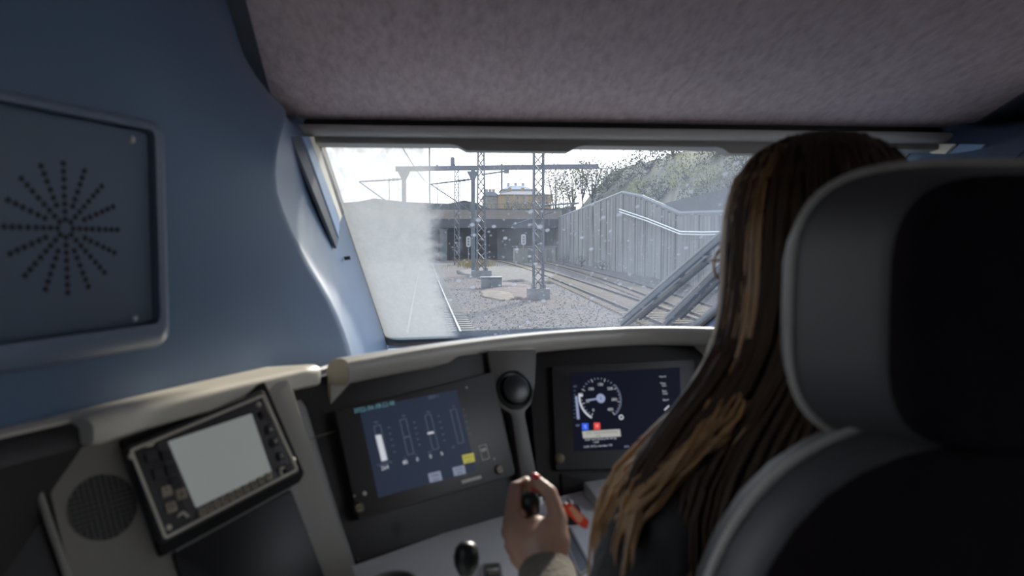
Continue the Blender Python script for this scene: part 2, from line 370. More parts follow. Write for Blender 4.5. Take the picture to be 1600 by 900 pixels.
film = mth('MAXIMUM', film, specks(34, .30, .80, .52)); film = mth('MAXIMUM', film, specks(13, .16, .7, .66))
film = mth('MAXIMUM', film, specks(80, .32, .6, .5))
fac = mth('MAXIMUM', hv, film, clamp=True)
tr = nn(nt, 'ShaderNodeBsdfTransparent'); tl = nn(nt, 'ShaderNodeBsdfTranslucent'); df = nn(nt, 'ShaderNodeBsdfDiffuse')
tl.inputs[0].default_value = (.255, .265, .272, 1); df.inputs[0].default_value = (.62, .62, .6, 1)
tr.inputs[0].default_value = (.93, .96, .99, 1)
cmx = nn(nt, 'ShaderNodeMixRGB'); cmx.inputs[1].default_value = (.108, .116, .135, 1); cmx.inputs[2].default_value = (.148, .148, .142, 1); L(heavy, cmx.inputs[0]); L(cmx.outputs[0], tl.inputs[0])
m1 = nn(nt, 'ShaderNodeMixShader'); m1.inputs[0].default_value = .2; L(tl.outputs[0], m1.inputs[1]); L(df.outputs[0], m1.inputs[2])
m2 = nn(nt, 'ShaderNodeMixShader'); L(fac, m2.inputs[0]); L(tr.outputs[0], m2.inputs[1]); L(m1.outputs[0], m2.inputs[2])
ou = nn(nt, 'ShaderNodeOutputMaterial'); L(m2.outputs[0], ou.inputs[0])
ph = inset(ccw(hole), -.02); me = bpy.data.meshes.new('pane'); me.from_pydata([(a, b_, 0) for a, b_ in ph], [], [tuple(range(len(ph)))]); me.update()
pane = bpy.data.objects.new('pane', me); COL.objects.link(pane); me.materials.append(mg); pane.parent = win1
Mx = Matrix((WF.u, WF.v, WF.n)).transposed().to_4x4(); Mx.translation = WF.o - V(win1.location); pane.matrix_local = Mx
tag(pane, 'dirty windscreen glass with wiped area and specks')
# ---- windscreen pillar trims
pil = struct('trim_1', (-.7, 1.9, 2.2)); pir = struct('trim_2', (.7, 1.9, 2.2))
# guide strips of the sun blind beside the glass
pe0, pe1, pe2 = WF.pt(*WF.uv(497, 222)), WF.pt(*WF.uv(604, 532)), at(452, 240, 1.42)
PF = Fr(pe0, (pe1-pe0).cross(pe2-pe0), pe1-pe0)
if PF.n.x < 0: PF = Fr(pe0, -((pe1-pe0).cross(pe2-pe0)), pe1-pe0)
M_stripb = mat('light_blue_strip', (.22, .34, .52), .35, var=.04, vs=6); M_chan = mat('dark_blue_channel', (.025, .035, .06), .5, var=.1, vs=6)
def strip(px, h0, h1, nm, m):
    for sgn, par in ((1, pil), (-1, pir)):
        b = MB(); b.slab(PF, PF.poly(px), h0, h1); b.v = [(v[0]*sgn, v[1], v[2]) for v in b.v]; build(b, nm, m, par, None)
strip([(452, 214), (472, 214), (530, 362), (524, 388)], -.004, .003, 'blind_channel', M_chan)
strip([(469, 214), (479, 214), (527, 342), (526, 372)], .0, .006, 'guide_strip', M_stripb)
strip([(481, 214), (489, 214), (531, 338), (527, 348)], .0, .006, 'edge_strip', M_cream)
strip([(488, 214), (499, 214), (536, 330), (530, 340)], .0, .005, 'edge_seal', M_seal)
b = MB(); b.slab(PF, [tuple(V(PF.uv(538, 404))+V(c)) for c in circ(.007, 12, ry=.0045)], 0, .016); build(b, 'screw_hole', M_seal, pil)
# ---- header rail over the windscreen
hd = struct('trim_3', (0, 1.76, 2.86))
zt = at(800, 193, 1.78).z; HX = .97
def prof(pts, nm, m, x0=-HX, x1=HX):
    b = MB(); b.rings([[V((x0, y, z)) for y, z in pts], [V((x1, y, z)) for y, z in pts]]); return build(b, nm, m, hd, 50)
k = 1.78/1150
prof([(1.80, zt+.03), (1.80, zt-.010), (1.775, zt-.010), (1.775, zt+.03)], 'shadow_gap', M_gap)
rr = .0155; cz = zt-.010-rr
prof([(1.765+rr*math.cos(a)*1.1, cz+rr*math.sin(a)*1.0) for a in [2*PI*i/16 for i in range(16)]], 'blind_roller_cover', M_alu)
prof([(1.76, cz-rr+.004), (1.755, cz-rr-.004), (1.757, cz-rr-.013), (1.80, cz-rr-.016), (1.86, cz-rr-.010), (1.86, zt+.02), (1.80, zt+.02)], 'lower_lip', M_aludk)
zb = cz-rr-.012
for x0, x1 in ((698, 918), (1115, 1290)):
    X0, X1 = at(x0, 228, 1.757).x, at(x1, 228, 1.757).x; s_ = (X1-X0)*.14
    b = MB(); pr = [(X0, zb), (X0+s_*.5, zb-.004), (X0+s_, zb-.016), (X1-s_, zb-.016), (X1-s_*.5, zb-.004), (X1, zb)]
    b.rings([[V((x, 1.754, z)) for x, z in pr], [V((x, 1.80, z)) for x, z in pr]]); build(b, 'blind_pull', M_aludk, hd, 30)
# dark edge panels between felt and side walls
for sgn in (-1, 1):
    b = MB(); R = []
    for Y in Ys: R.append([V((sgn*(cw(Y)-.002), Y, zc(Y)-.004)), V((sgn*1.3, Y, zc(Y)-.004)), V((sgn*1.3, Y, zc(Y)+.05)), V((sgn*(cw(Y)-.002), Y, zc(Y)+.05))])
    b.rings(R); o = build(b, 'trim_%d' % (5 if sgn > 0 else 4), M_sidec, None, 40); o['kind'] = 'structure'
# body shell in front of / above the screen so that daylight only enters by the glass
shell = struct('wall_front', (0, 2.0, 2.9)); M_sh = mat('cab_shell', (.09, .11, .15), .6, var=.1, vs=4)
for sgn in (-1, 1):
    b = MB(); t_, bt = V(WF.pt(*WF.uv(497, 215))), V(WF.pt(*WF.uv(604, 534)))
    if sgn > 0: t_, bt = [V((-p.x, p.y, p.z)) for p in (V(WF.pt(*WF.uv(1444, 215))), V(WF.pt(*WF.uv(1086, 518))))]
    pts = [V((t_.x-.015, t_.y-.02, t_.z+.05)), V((-1.35, 1.2, 3.3)), V((-1.35, 1.2, 1.1)), V((bt.x-.015, bt.y+.1, 1.1)), V((bt.x-.015, bt.y, bt.z))]
    pts = [V((p.x*-sgn, p.y, p.z)) for p in pts]; b.add(pts+[p+V((sgn*.04, .03, 0)) for p in pts], [(0, 1, 2, 3, 4), (5, 6, 7, 8, 9)]+[(i, (i+1) % 5, (i+1) % 5+5, i+5) for i in range(5)])
    build(b, 'side_shell', M_sh, shell)
b = MB(); b.box((0, 1.88, 3.0), (2.6, .05, .28)); build(b, 'upper_shell', M_sh, shell)
b = MB(); b.box((0, 3.0, 1.66), (2.0, .05, 1.12)); build(b, 'nose_shell', M_sh, shell)
b = MB(); b.box((0, .4, 3.36), (2.7, 3.0, .06)); build(b, 'roof_shell', M_sh, shell)
# ---- speaker panel on the left wall
sp_o = V((-XW(.95), .95, 2.6)); wd = V((.398, 1, 0)).normalized(); SF = Fr(sp_o, V((1, -.398, 0)), wd)
tr_, br_ = SF.uv(221, 205), SF.uv(221, 506); oR = SF.uv(243, 300)[0]
top, bot, rgt = tr_[1], br_[1], tr_[0]; otop, obot = SF.uv(243, 193)[1], SF.uv(243, 541)[1]
lft = rgt-.36; olf = lft-(oR-rgt)
spk = thing('speaker_panel', SF.pt((lft+rgt)/2, obot), 'square dark blue loudspeaker panel with rounded frame on left wall', 'speaker')
outer = rnd(rect(olf, oR, obot, otop), .022, 6); inner = rnd(rect(lft, rgt, bot, top), .012, 6)
b = MB(); mid = [((a[0]*.35+c[0]*.65), (a[1]*.35+c[1]*.65)) for a, c in zip(outer, inner)]; m0 = [((a[0]*.8+c[0]*.2), (a[1]*.8+c[1]*.2)) for a, c in zip(outer, inner)]
pl = lambda P_, h: [SF.pt(a, b_, h) for a, b_ in P_]
b.rings([pl(outer, -.004), pl(outer, .010), pl(m0, .020), pl(mid, .024), pl(inner, .022), pl(inner, .004)], False, False); build(b, 'frame', M_bluefr, spk, 60)
b = MB(); b.slab(SF, inset(ccw(inner), .0025), -.002, .013, .003); cov = build(b, 'cover', M_bluedk, spk, 40)
for sx2, sy2 in ((193, 219), (197, 497)):
    a0, b0 = SF.uv(sx2, sy2)
    for a1 in (a0, lft+(rgt-a0)):
        b = MB(); b.lathe(SF.pt(a1, b0, .0125), SF.n, [(.0005, .003), (.003, .003), (.0042, .0015), (.0046, 0), (.003, -.002)][::-1], 12); build(b, 'screw', M_steel, spk)
ca, cb = SF.uv(88, 357); ey = SF.uv(88, 457)[1]; RR = cb-ey
b = MB()
for kk in range(16):
    an = kk*PI/8
    for r_ in [.14, .26, .38, .5, .63, .76, .88, 1.0]:
        if r_ < .3 and kk % 2: continue
        b.slab(SF, circ(.0034, 8, (ca+RR*r_*math.cos(an), cb+RR*r_*math.sin(an))), .0128, .0136)
h_ = build(b, 'grille_holes', M_hole, cov, None); h_['kind'] = 'stuff'
# ================================================================== CONSOLE
# plan curve of the hood lip (x, y), symmetric about the driver
ARC = [(-.90, .66), (-.862, .74), (-.82, .82), (-.785, .91), (-.715, 1.04), (-.63, 1.17), (-.49, 1.335), (-.323, 1.483), (-.16, 1.575), (0, 1.615)]
ARC = ARC + [(-x, y) for x, y in ARC[-2::-1]]
def spline(P_, n):
    out = []; m_ = len(P_)
    for i in range(m_-1):
        p0, p1, p2, p3 = [V(P_[max(0, min(m_-1, j))]) for j in (i-1, i, i+1, i+2)]
        for k in range(n):
            t = k/n; out.append(.5*((2*p1)+(p2-p0)*t+(2*p0-5*p1+4*p2-p3)*t*t+(3*p1-p0-3*p2+p3)*t**3))
    return out+[V(P_[-1])]
CRV = spline(ARC, 6)
ZL = 2.417
def sweep(path, prof_, zf=lambda p: 0, closed=True):
    R = []
    for i, p in enumerate(path):
        t = (path[min(i+1, len(path)-1)]-path[max(i-1, 0)]).normalized(); n_ = V((-t.y, t.x))   # outward (towards the glass)
        if isinstance(prof_, list): pf = prof_
        else: pf = prof_(p)
        R.append([V((p.x+n_.x*r, p.y+n_.y*r, ZL+z+zf(p))) for r, z in pf])
    return R
def seg_of(a, b): return [p for p in CRV if a-1e-6 <= p.x <= b+1e-6] if a > -.8 else [p for p in CRV if p.y >= a*0+.80 and p.x <= b]
LIPC = [(.006, -.040), (0, -.034), (-.001, -.012), (.004, -.003), (.013, .001), (.030, .0), (.045, -.006), (.052, -.02), (.055, -.10), (.045, -.10), (.042, -.045), (.02, -.042)]
LIPL = [(.006, -.032), (0, -.028), (-.001, -.010), (.004, -.003), (.011, 0), (.025, -.001), (.13, -.014), (.13, -.03), (.03, -.034)]
hood = hoodl = lm = rib = cm = kc = rm = dt = thing('driver_console', (0, 1.2, FLOOR), 'curved driver console with grey hood lip, black instrument faces and grey desk', 'console')
cpath = [p for p in CRV if p.x > -.62 and p.x < .9]
b = MB(); b.rings(sweep(cpath, LIPC)); build(b, 'hood_lip', M_lip, hood, 50)
lpath = [p for p in CRV if p.x <= -.63 and p.y > .815 and p.x < 0]
def taper(i, n): return 1 if 0 < i < n else .9
Rl = sweep(lpath, LIPL)
b = MB(); c0 = sum((V(p) for p in Rl[0]), V())/len(Rl[0]); c1 = sum((V(p) for p in Rl[-1]), V())/len(Rl[-1])
t0 = (lpath[0]-lpath[1]).normalized(); t1 = (lpath[-1]-lpath[-2]).normalized()
e0 = [c0+(p-c0)*.86+V((t0.x, t0.y, 0))*.008 for p in Rl[0]]; e1 = [c1+(p-c1)*.9+V((t1.x, t1.y, 0))*.005 for p in Rl[-1]]
b.rings([e0]+Rl+[e1]); tag(build(b, 'hood_lip', M_liplit, hoodl, 50), 'end of the hood lip beside the wall, paler from light painted in')
# ledge that carries on along the wall behind the lip
bl = [p for p in CRV if p.y < .85 and p.x < 0]
b = MB(); b.rings(sweep(bl, [(.035, -.02), (.035, -.006), (.042, -.003), (.13, -.013), (.13, -.03)])); build(b, 'side_ledge', M_liplit, hoodl, 50)
b = MB(); b.rings(sweep(bl, [(.022, -.034), (.025, -.014), (.034, -.008), (.10, -.012), (.10, -.034)])); build(b, 'ledge_underside', M_mod, hoodl, 50)
# deck between hood and glass
b = MB(); dp = [p for p in CRV if abs(p.x) < .78]
b.rings([[V((p.x*1.0, p.y+.03, 2.30)) for p in dp], [V((p.x*.95, max(p.y+.5, 2.2) if abs(p.x) < .5 else p.y+.6, 2.24)) for p in dp], [V((p.x*.95, 2.98, 2.19)) for p in dp]], False, False, False)
dk = build(b, 'windscreen_deck', mat('deck_grey', (.42, .41, .39), .7, var=.06, vs=4), hood, 60)
# dark back shell behind the instrument faces
b = MB(); b.rings(sweep([p for p in CRV if p.y > 1.05 or p.x > 0], [(.05, -.03), (.06, -.45), (.075, -.45), (.065, -.03)])); build(b, 'back_shell', M_gap, hood, 60)
# ---- faces
CF = Fr(V((-.501, 1.28, 2.26)), V((.521, -.773, .361)), V((.821, .57, .035)))        # centre face
lo = dep(300, 652, .955)
LF = Fr(lo, V((.63, -.655, .40)), V((.70, .70, .05)))                                # left face
ro = dep(960, 560, 1.63)
RF = Fr(ro, V((.16, -.90, .40)), V((.99, .16, 0)))                                   # right face
ZD = CF.pt(*CF.uv(700, 832)).z
DF = Fr(V((0, 0, ZD)), V((0, 0, 1)), V((1, 0, 0)))
def part(fr, px, h0, h1, nm, m, par, r=0, bev=0, seg=4, smooth=40):
    p = fr.poly(px); p = rnd(p, r, seg) if r else p
    b = MB(); b.slab(fr, p, h0, h1, bev); return build(b, nm, m, par, smooth)
# left module
part(LF, [(60, 690), (200, 655), (452, 592), (560, 910), (545, 1020), (190, 1020), (108, 900)], -.03, 0, 'speaker_face', M_left, lm, .006, .002)
part(LF, [(-60, 715), (30, 690), (64, 690), (112, 905), (150, 1050), (-60, 1050)], -.03, -.006, 'side_cheek', M_mod, lm, .004)
b = MB(); pa = [LF.pt(*LF.uv(*p), .002) for p in ((44, 700), (58, 765), (80, 830), (106, 905), (130, 980))]; b.tube(pa, .0042, 8); build(b, 'edge_strip', M_lip, lm)
gc = LF.uv(161, 792); gR = .036
b = MB(); b.slab(LF, circ(gR*1.04, 36, gc), -.001, .0006); gl_ = build(b, 'grille', mat('grille_grey', (.085, .08, .072), .6, var=.08, vs=10), lm, None)
b = MB(); pitch = .0062
for i in range(-6, 7):
    for j in range(-6, 7):
        # rows that radiate in four quarters
        a_, b_ = i*pitch, j*pitch*.92
        if a_*a_+b_*b_ < gR**2: b.slab(LF, rect(gc[0]+a_-.0023, gc[0]+a_+.0023, gc[1]+b_-.0011, gc[1]+b_+.0011) if abs(i) > abs(j) else rect(gc[0]+a_-.0011, gc[0]+a_+.0011, gc[1]+b_-.0023, gc[1]+b_+.0023), .0004, .0012)
h_ = build(b, 'grille_slots', M_hole, gl_, None); h_['kind'] = 'stuff'
b = MB(); kp = []
for Y in (.25, .5, .75, 1.0, 1.25, 1.45): kp.append([V((-XW(Y)+.006+dx_, Y, z)) for dx_, z in ((0, FLOOR+.02), (0, 2.375), (-.004, 2.380), (-.004, FLOOR+.02))])
b.rings(kp); build(b, 'knee_panel', M_mod, lm, None)
# rib between left and centre module
b = MB(); ra = [(452, 612), (464, 642), (486, 715), (512, 800), (538, 880), (552, 930)]
Rr = []
for x, y in ra:
    p = CF.pt(*CF.uv(x, y), .0); q0 = CF.pt(*CF.uv(x-15, y+2), 0); q1 = CF.pt(*CF.uv(x+13, y-2), 0); n_ = CF.n
    Rr.append([q0-n_*.03, q0+n_*.004, q0.lerp(q1, .15)+n_*.013, q0.lerp(q1, .4)+n_*.018, q0.lerp(q1, .75)+n_*.015, q1+n_*.006, q1-n_*.03])
b.rings(Rr); build(b, 'rib', M_rib, rib, 60)
# flap below the terminal
fl = thing('document_flap', LF.pt(*LF.uv(400, 1000)), 'glossy black flap with thin grey edge below the radio terminal', 'flap')
part(LF, [(267, 866), (452, 766), (545, 1010), (320, 1030)], 0, .006, 'flap', M_flap, fl, .004, .001)
b = MB(); b.bar(LF.pt(*LF.uv(270, 862), .005), LF.pt(*LF.uv(451, 763), .005), .004, .004, LF.n); build(b, 'edge_strip', M_rib, fl)
# ---- radio terminal
tm = thing('radio_terminal', LF.pt(*LF.uv(345, 850), 0), 'radio terminal with pale grey screen, black keys and cream border', 'radio')
TQ = [(197, 697), (412, 608), (470, 737), (253, 850)]
part(LF, [(186, 690), (408, 600), (470, 742), (462, 756), (248, 872)], 0, .010, 'backing', M_gap, tm, .004)
tf = LF; H = .022
LF2 = Fr(LF.pt(0, 0, H), LF.n, LF.u)
tbody = part(LF2, TQ, -H+.004, 0, 'housing', M_key, tm, .006, .002)
part(LF2, [(262, 690), (393, 646), (424, 737), (306, 794)], -.004, .0006, 'screen', M_lcd, tm, .002)
part(LF2, [(245, 692), (262, 688), (308, 797), (300, 815)], -.004, .0003, 'bezel', mat('terminal_bezel', (.10, .095, .095), .5, var=.05, vs=30), tm)
part(LF2, [(394, 645), (410, 640), (440, 735), (424, 740)], -.004, .0003, 'bezel', MATS['terminal_bezel'], tm)
b = MB(); lp = rnd([LF2.uv(*p) for p in ((201, 703), (411, 616), (466, 735), (257, 844))], .005, 4); b.ring(LF2, lp, inset(ccw(lp), .0035)[::1] if ccw(lp) == lp else inset(ccw(lp), .0035), -.002, .0016); build(b, 'border', M_cream, tm, None)
for (x, y) in ((205, 713), (264, 824), (404, 632), (458, 719)):
    b = MB(); b.lathe(LF2.pt(*LF2.uv(x, y)), LF2.n, [(.0035, -.002), (.0035, .001), (.002, .0022), (.0004, .0022)], 10); build(b, 'border_screw', M_cream, tm)
def tkey(x, y, sx, sy, m, txt=None, tcol=None, h=.004):
    a0, b0 = LF2.uv(x, y); ang = .02
    b = MB(); b.slab(LF2, rnd(rect(a0-sx/2, a0+sx/2, b0-sy/2, b0+sy/2), .0015, 2), -.002, h, .001); kk = build(b, 'key', m, tm, None)
    if txt: text(txt, LF2, (a0, b0), sy*.75, tcol or E_white, kk, h+.0002)
    return kk
_tc = {}
def text(s, fr, ab, size, m, par, h=.0004, name='lettering', align='CENTER', sxy=1.0):
    if s not in _tc:
        c = bpy.data.curves.new('t', 'FONT'); c.body = s; c.size = 1; c.align_x = 'CENTER'; c.align_y = 'CENTER'; c.resolution_u = 2
        o = bpy.data.objects.new('t', c); COL.objects.link(o); bpy.context.view_layer.update()
        me = bpy.data.meshes.new_from_object(o.evaluated_get(bpy.context.evaluated_depsgraph_get()))
        _tc[s] = ([tuple(v.co) for v in me.vertices], [tuple(p.vertices) for p in me.polygons])
        bpy.data.objects.remove(o); bpy.data.curves.remove(c); bpy.data.meshes.remove(me)
    vs, fs = _tc[s]
    if not vs: return
    dx = 0
    if align == 'LEFT': dx = -min(v[0] for v in vs)*size*sxy
    b = MB(); b.add([fr.pt(ab[0]+dx+v[0]*size*sxy, ab[1]+v[1]*size, h) for v in vs], fs)
    return build(b, name, m, par, None)
M_pw = mat('print_white', (.55, .52, .47), .6, var=.05, vs=60); M_pd = mat('print_dark', (.03, .03, .03), .6, var=.1, vs=60)
for x, y, mm, tx in ((235, 714, M_key, None), (246, 741, M_key, None), (259, 768, M_keyt, '*'), (266, 793, M_keyt, 'O'), (259, 711, M_key, None), (266, 734, M_key, None), (273, 753, M_key, None), (282, 772, M_keyt, '#')):
    tkey(x, y, .0125, .0125, mm, tx, M_pd)
for x, y, mm, tx in ((412, 648, M_key, None), (421, 671, M_key, 'A'), (429, 691, M_key, 'V'), (439, 713, M_key, 'E'), (449, 731, M_key, None)):
    tri = None
    kk = tkey(x, y, .0115, .0115, mm, tx if tx == 'E' else None, M_pw)
    if tx in ('A', 'V'):
        a0, b0 = LF2.uv(x, y); s_ = .003*(1 if tx == 'A' else -1); b = MB(); b.slab(LF2, [(a0-.003, b0-s_), (a0+.003, b0-s_), (a0, b0+s_)], .004, .0044); build(b, 'arrow', M_pw, kk, None)
for i in range(10):
    t = i/9; tkey(315+(419-315)*t, 800+(745-800)*t, .0088, .0105, M_keyt, str((i+1) % 10), M_pd, .003)
for pts in (((276, 807), (285, 801), (293, 808)), ((438, 743), (437, 733), (447, 729)), ((226, 697), (236, 696), (240, 688))):
    b = MB(); b.tube([LF2.pt(*LF2.uv(*p), .002) for p in pts], .0021, 6); build(b, 'cream_mark', M_cream, tm)
# ---- centre module
part(CF, [(455, 622), (520, 590), (640, 562), (800, 548), (838, 790), (545, 900)], -.028, -.002, 'instrument_face', M_mod, cm, .012, .002)
part(CF, [(538, 887), (552, 880), (800, 795), (850, 775), (850, 790), (560, 898)], -.03, -.004, 'lower_edge', M_desk, cm, .003)
b = MB(); g0 = CF.uv(621, 826)
for kk in range(12):
    an = kk*PI/6
    for r_ in (.004, .009): b.slab(CF, circ(.0012, 6, (g0[0]+r_*math.cos(an), g0[1]+r_*math.sin(an))), -.002, -.0012)
h_ = build(b, 'buzzer_holes', M_hole, cm, None); h_['kind'] = 'stuff'
b = MB(); b.lathe(CF.pt(*CF.uv(559, 875), -.003), CF.n, [(.004, 0), (.004, .002), (.002, .003), (.0003, .003)], 10); build(b, 'screw', M_mod, cm)
ds = thing('centre_display', CF.pt(0, -.12), 'centre display with blue screen showing white bar gauges', 'display')
CD = Fr(CF.pt(0, 0, .016), CF.n, CF.u)
part(CD, [(523, 643), (770, 581), (806, 738), (800, 744), (560, 813)], -.016, 0, 'housing', M_dev, ds, .006, .002)
SQ = [(561, 639), (713, 609), (744, 735.5), (591, 778)]
scr = part(CD, SQ, -.003, .0004, 'screen', E_navy, ds)
W0, W1, Hh = -.1, .1, .075
def sc(x, y): return CD.uv(x, y)
def qd(px, m, nm='bar', par=scr, h=.0008):
    b = MB(); b.slab(CD, CD.poly(px), .0004, h); return build(b, nm, m, par, None)
text('2022-04-19', CD, sc(574, 638.5), .011, E_teal, scr, .0008); text('10:22:48', CD, sc(601, 632.5), .011, E_teal, scr, .0008)
text('SIDA 1', CD, sc(677, 620), .008, E_grey, scr, .0008)
qd([(586, 680.5), (595, 679), (605, 719), (596, 721)], E_white, 'level_bar')
def outl(cx0, cy0, cx1, cy1, wd_, nm='gauge_outline'):
    a0, b0 = sc(cx0, cy0); a1, b1 = sc(cx1, cy1); am = (a0+a1)/2
    o_ = rect(am-wd_/2, am+wd_/2, min(b0, b1), max(b0, b1)); b = MB(); b.ring(CD, o_, inset(o_, .0008), .0003, .0008); build(b, nm, E_grey, scr, None)
outl(588, 665, 602, 720, .013); outl(629, 655, 642, 710, .013); outl(668, 648, 681, 702, .013); outl(706, 640, 722, 692, .013)
qd([(630, 683), (640, 681.5), (640.3, 682.6), (630.3, 684.2)], E_grey, 'level_mark'); qd([(667.5, 676), (677, 674), (677.7, 677), (668.2, 679)], E_white, 'level_mark')
for (x, y, s_) in ((601, 731, '264'), (633, 722.5, '80'), (652, 718, '0'), (672.5, 713.5, '0'), (690, 709, '0')): text(s_, CD, sc(x, y), .0095, E_white, scr, .0008, 'reading')
for (x, y, s_) in ((600, 724, 'Linjespanning'), (632, 716.5, '%'), (671, 707, 'kN'), (708, 699, 'kN'), (650, 711, 'V'), (587, 660, '400'), (630, 650, '100'), (668, 644, '100'), (708, 635, '50')): text(s_, CD, sc(x, y), .0052, E_grey, scr, .0008, 'caption')
for i, (x0, y0, x1, y1) in enumerate(((607, 668, 616, 706), (647, 660, 655, 695), (685, 650, 694, 688), (724, 640, 733, 678))):
    for k in range(5):
        t = k/4; a0, b0 = sc(x0+(x1-x0)*t, y0+(y1-y0)*t); b = MB(); b.slab(CD, rect(a0-.002, a0+.002, b0-.0006, b0+.0006), .0004, .0008); build(b, 'scale_tick', E_grey, scr, None)
qd([(721.5, 711.5), (739.5, 707.5), (742, 721), (724.5, 725)], E_yel, 'yellow_button'); text('Bromsa', CD, sc(731.5, 714), .0055, M_pd, scr, .001); text('prov', CD, sc(732.5, 719.5), .0055, M_pd, scr, .001)
qd([(668.5, 740), (687.5, 735.5), (691, 750), (671.5, 754.5)], E_btn, 'grey_button'); text('Tillbaka', CD, sc(679, 743), .0055, M_pd, scr, .001); text('meny', CD, sc(680.5, 749), .0055, M_pd, scr, .001)
qd([(706.5, 731), (725, 726.5), (728, 740), (709.5, 744)], E_btn, 'grey_button'); text('Huvud', CD, sc(716.5, 733), .0055, M_pd, scr, .001); text('meny', CD, sc(718, 738.5), .0055, M_pd, scr, .001)
# symbols and screws on the housing
ic = CD.poly([(747.5, 697), (759, 693.5), (765.5, 716), (753.5, 720)]); b = MB(); b.ring(CD, ic, inset(ccw(ic), .0014) if ccw(ic) == ic else inset(ccw(ic), .0014), -.001, .0008); build(b, 'door_symbol', M_pw, ds, None)
qd([(750, 702), (758, 699.5), (760, 704), (752, 706.5)], M_pw, 'door_symbol_bar', ds)
qd([(720.5, 751), (751, 742.5), (752.5, 747.5), (722, 756)], M_pw, 'name_plate', ds)
for x, y, r_ in ((569.5, 771, .0036), (553.5, 775, .002), (772, 717, .0019), (729, 605.5, .0019), (525, 642, .0016), (540, 640, .0012)):
    b = MB(); b.lathe(CD.pt(*sc(x, y)), CD.n, [(r_, -.001), (r_, .0006), (r_*.6, .0012), (.0002, .0012)], 10); build(b, 'indicator', M_pw if r_ > .0018 else M_brass, ds)
for x, y in ((560, 794), (779, 734)):
    b = MB(); b.lathe(CD.pt(*sc(x, y)), CD.n, [(.009, -.002), (.009, .002), (.007, .005), (.0005, .005)], 14); kn = build(b, 'corner_knob', M_brass, ds)
    b = MB(); b.box(CD.pt(*sc(x, y), .0055), (.011, .0018, .0012), (CD.u, CD.v, CD.n)); build(b, 'slot', M_black, kn, None)
# ---- column with round knob between the two panels
KF = Fr(dep(803, 610, 1.43), V((.36, -.84, .40)), V((.92, .38, .02)))
part(KF, [(758, 548), (836, 546), (834, 600), (828, 632), (817, 645), (838, 752), (812, 752), (796, 648), (778, 637), (769, 615)], -.04, .008, 'column', M_column, kc, .008, .003)
c0 = KF.uv(801, 611)
b = MB(); b.lathe(KF.pt(*c0, .006), KF.n, [(.039, 0), (.038, .006), (.034, .008), (.033, .003), (.030, .002), (.028, .012), (.02, .016), (.0005, .017)], 28); build(b, 'knob', M_black, kc)
# ---- right module and speed display
part(RF, [(822, 546), (1100, 538), (1400, 560), (1400, 740), (1100, 745), (930, 775), (842, 790)], -.03, 0, 'instrument_face', M_mod, rm, .006, .002)
part(RF, [(875, 740), (1100, 735), (1100, 790), (880, 790)], 0, .006, 'lower_strip', M_dev, rm, .004, .002)
sdp = thing('speed_display', RF.pt(*RF.uv(960, 720)), 'dark display with white round speed dial and blue and red squares', 'display')
RD = Fr(RF.pt(0, 0, .012), RF.n, RF.u)
part(RD, [(862, 572), (1085, 560), (1085, 730), (868, 735)], -.012, 0, 'housing', M_dev, sdp, .006, .002)
s2 = part(RD, [(891, 583), (1062, 574), (1066, 700), (897, 705)], -.003, .0004, 'screen', E_dark, sdp)
dc = RD.uv(938.5, 622.5); dr = RD.uv(971, 622)[0]-dc[0]
def ring_arc(a0, a1, r0, r1, m, nm, n=24):
    b = MB(); R = []
    for i in range(n+1):
        a = math.radians(a0+(a1-a0)*i/n); c_, s_ = math.cos(a), math.sin(a)
        R.append([RD.pt(dc[0]+c_*r0, dc[1]+s_*r0, .0004), RD.pt(dc[0]+c_*r1, dc[1]+s_*r1, .0004), RD.pt(dc[0]+c_*r1, dc[1]+s_*r1, .0009), RD.pt(dc[0]+c_*r0, dc[1]+s_*r0, .0009)])
    b.rings(R); build(b, nm, m, s2, None)
ring_arc(170, 237, dr*.97, dr*1.05, E_white, 'speed_arc'); ring_arc(165, 172, dr*.85, dr*1.05, E_white, 'arc_hook')
ring_arc(-52, 38, dr*.92, dr*.99, E_grey, 'grey_arc'); ring_arc(0, 360, .0001, dr*.21, E_lilac, 'dial_hub')
for k in range(29):
    a = math.radians(234-k*(288/28)); L0 = .80 if k % 4 == 0 else .87
    b = MB(); p0 = RD.pt(dc[0]+math.cos(a)*dr*L0, dc[1]+math.sin(a)*dr*L0, .0006); p1 = RD.pt(dc[0]+math.cos(a)*dr*.95, dc[1]+math.sin(a)*dr*.95, .0006); b.bar(p0, p1, .0011, .0005, RD.n); build(b, 'dial_tick', E_lilac if k % 4 else E_white, s2, None)
for s_, x, y in (('0', 927, 641), ('50', 918, 627), ('100', 923, 608), ('150', 937.5, 601), ('200', 953, 607.5), ('300', 959.5, 624.5), ('400', 953.5, 640)): text(s_, RD, RD.uv(x, y), .0088, E_white, s2, .001, 'dial_number')
b = MB(); b.bar(RD.pt(*dc, .001), RD.pt(*RD.uv(918, 625.5), .001), .0034, .0006, RD.n); build(b, 'needle', E_lilac, s2, None)
text('5', RD, dc, .009, M_pd, s2, .0013, 'dial_number')
def rq(px, m, nm): b = MB(); b.slab(RD, RD.poly(px), .0004, .0009); return build(b, nm, m, s2, None)
rq([(898.5, 619), (902, 619), (905.5, 655), (901.5, 655.3)], E_lilac, 'distance_bar')
for k in range(9): rq([(896, 604+k*6), (899, 604+k*6), (899.2, 605+k*6), (896.2, 605+k*6)], E_grey, 'scale_tick')
text('500', RD, RD.uv(898.5, 603.5), .006, E_grey, s2, .0009); text('120', RD, RD.uv(902, 665), .006, E_lilac, s2, .0009)
rq([(909, 661.5), (919, 661.5), (919.5, 672), (909.5, 672)], E_blue, 'blue_square'); text('S', RD, RD.uv(914.3, 667), .010, E_white, s2, .0013)
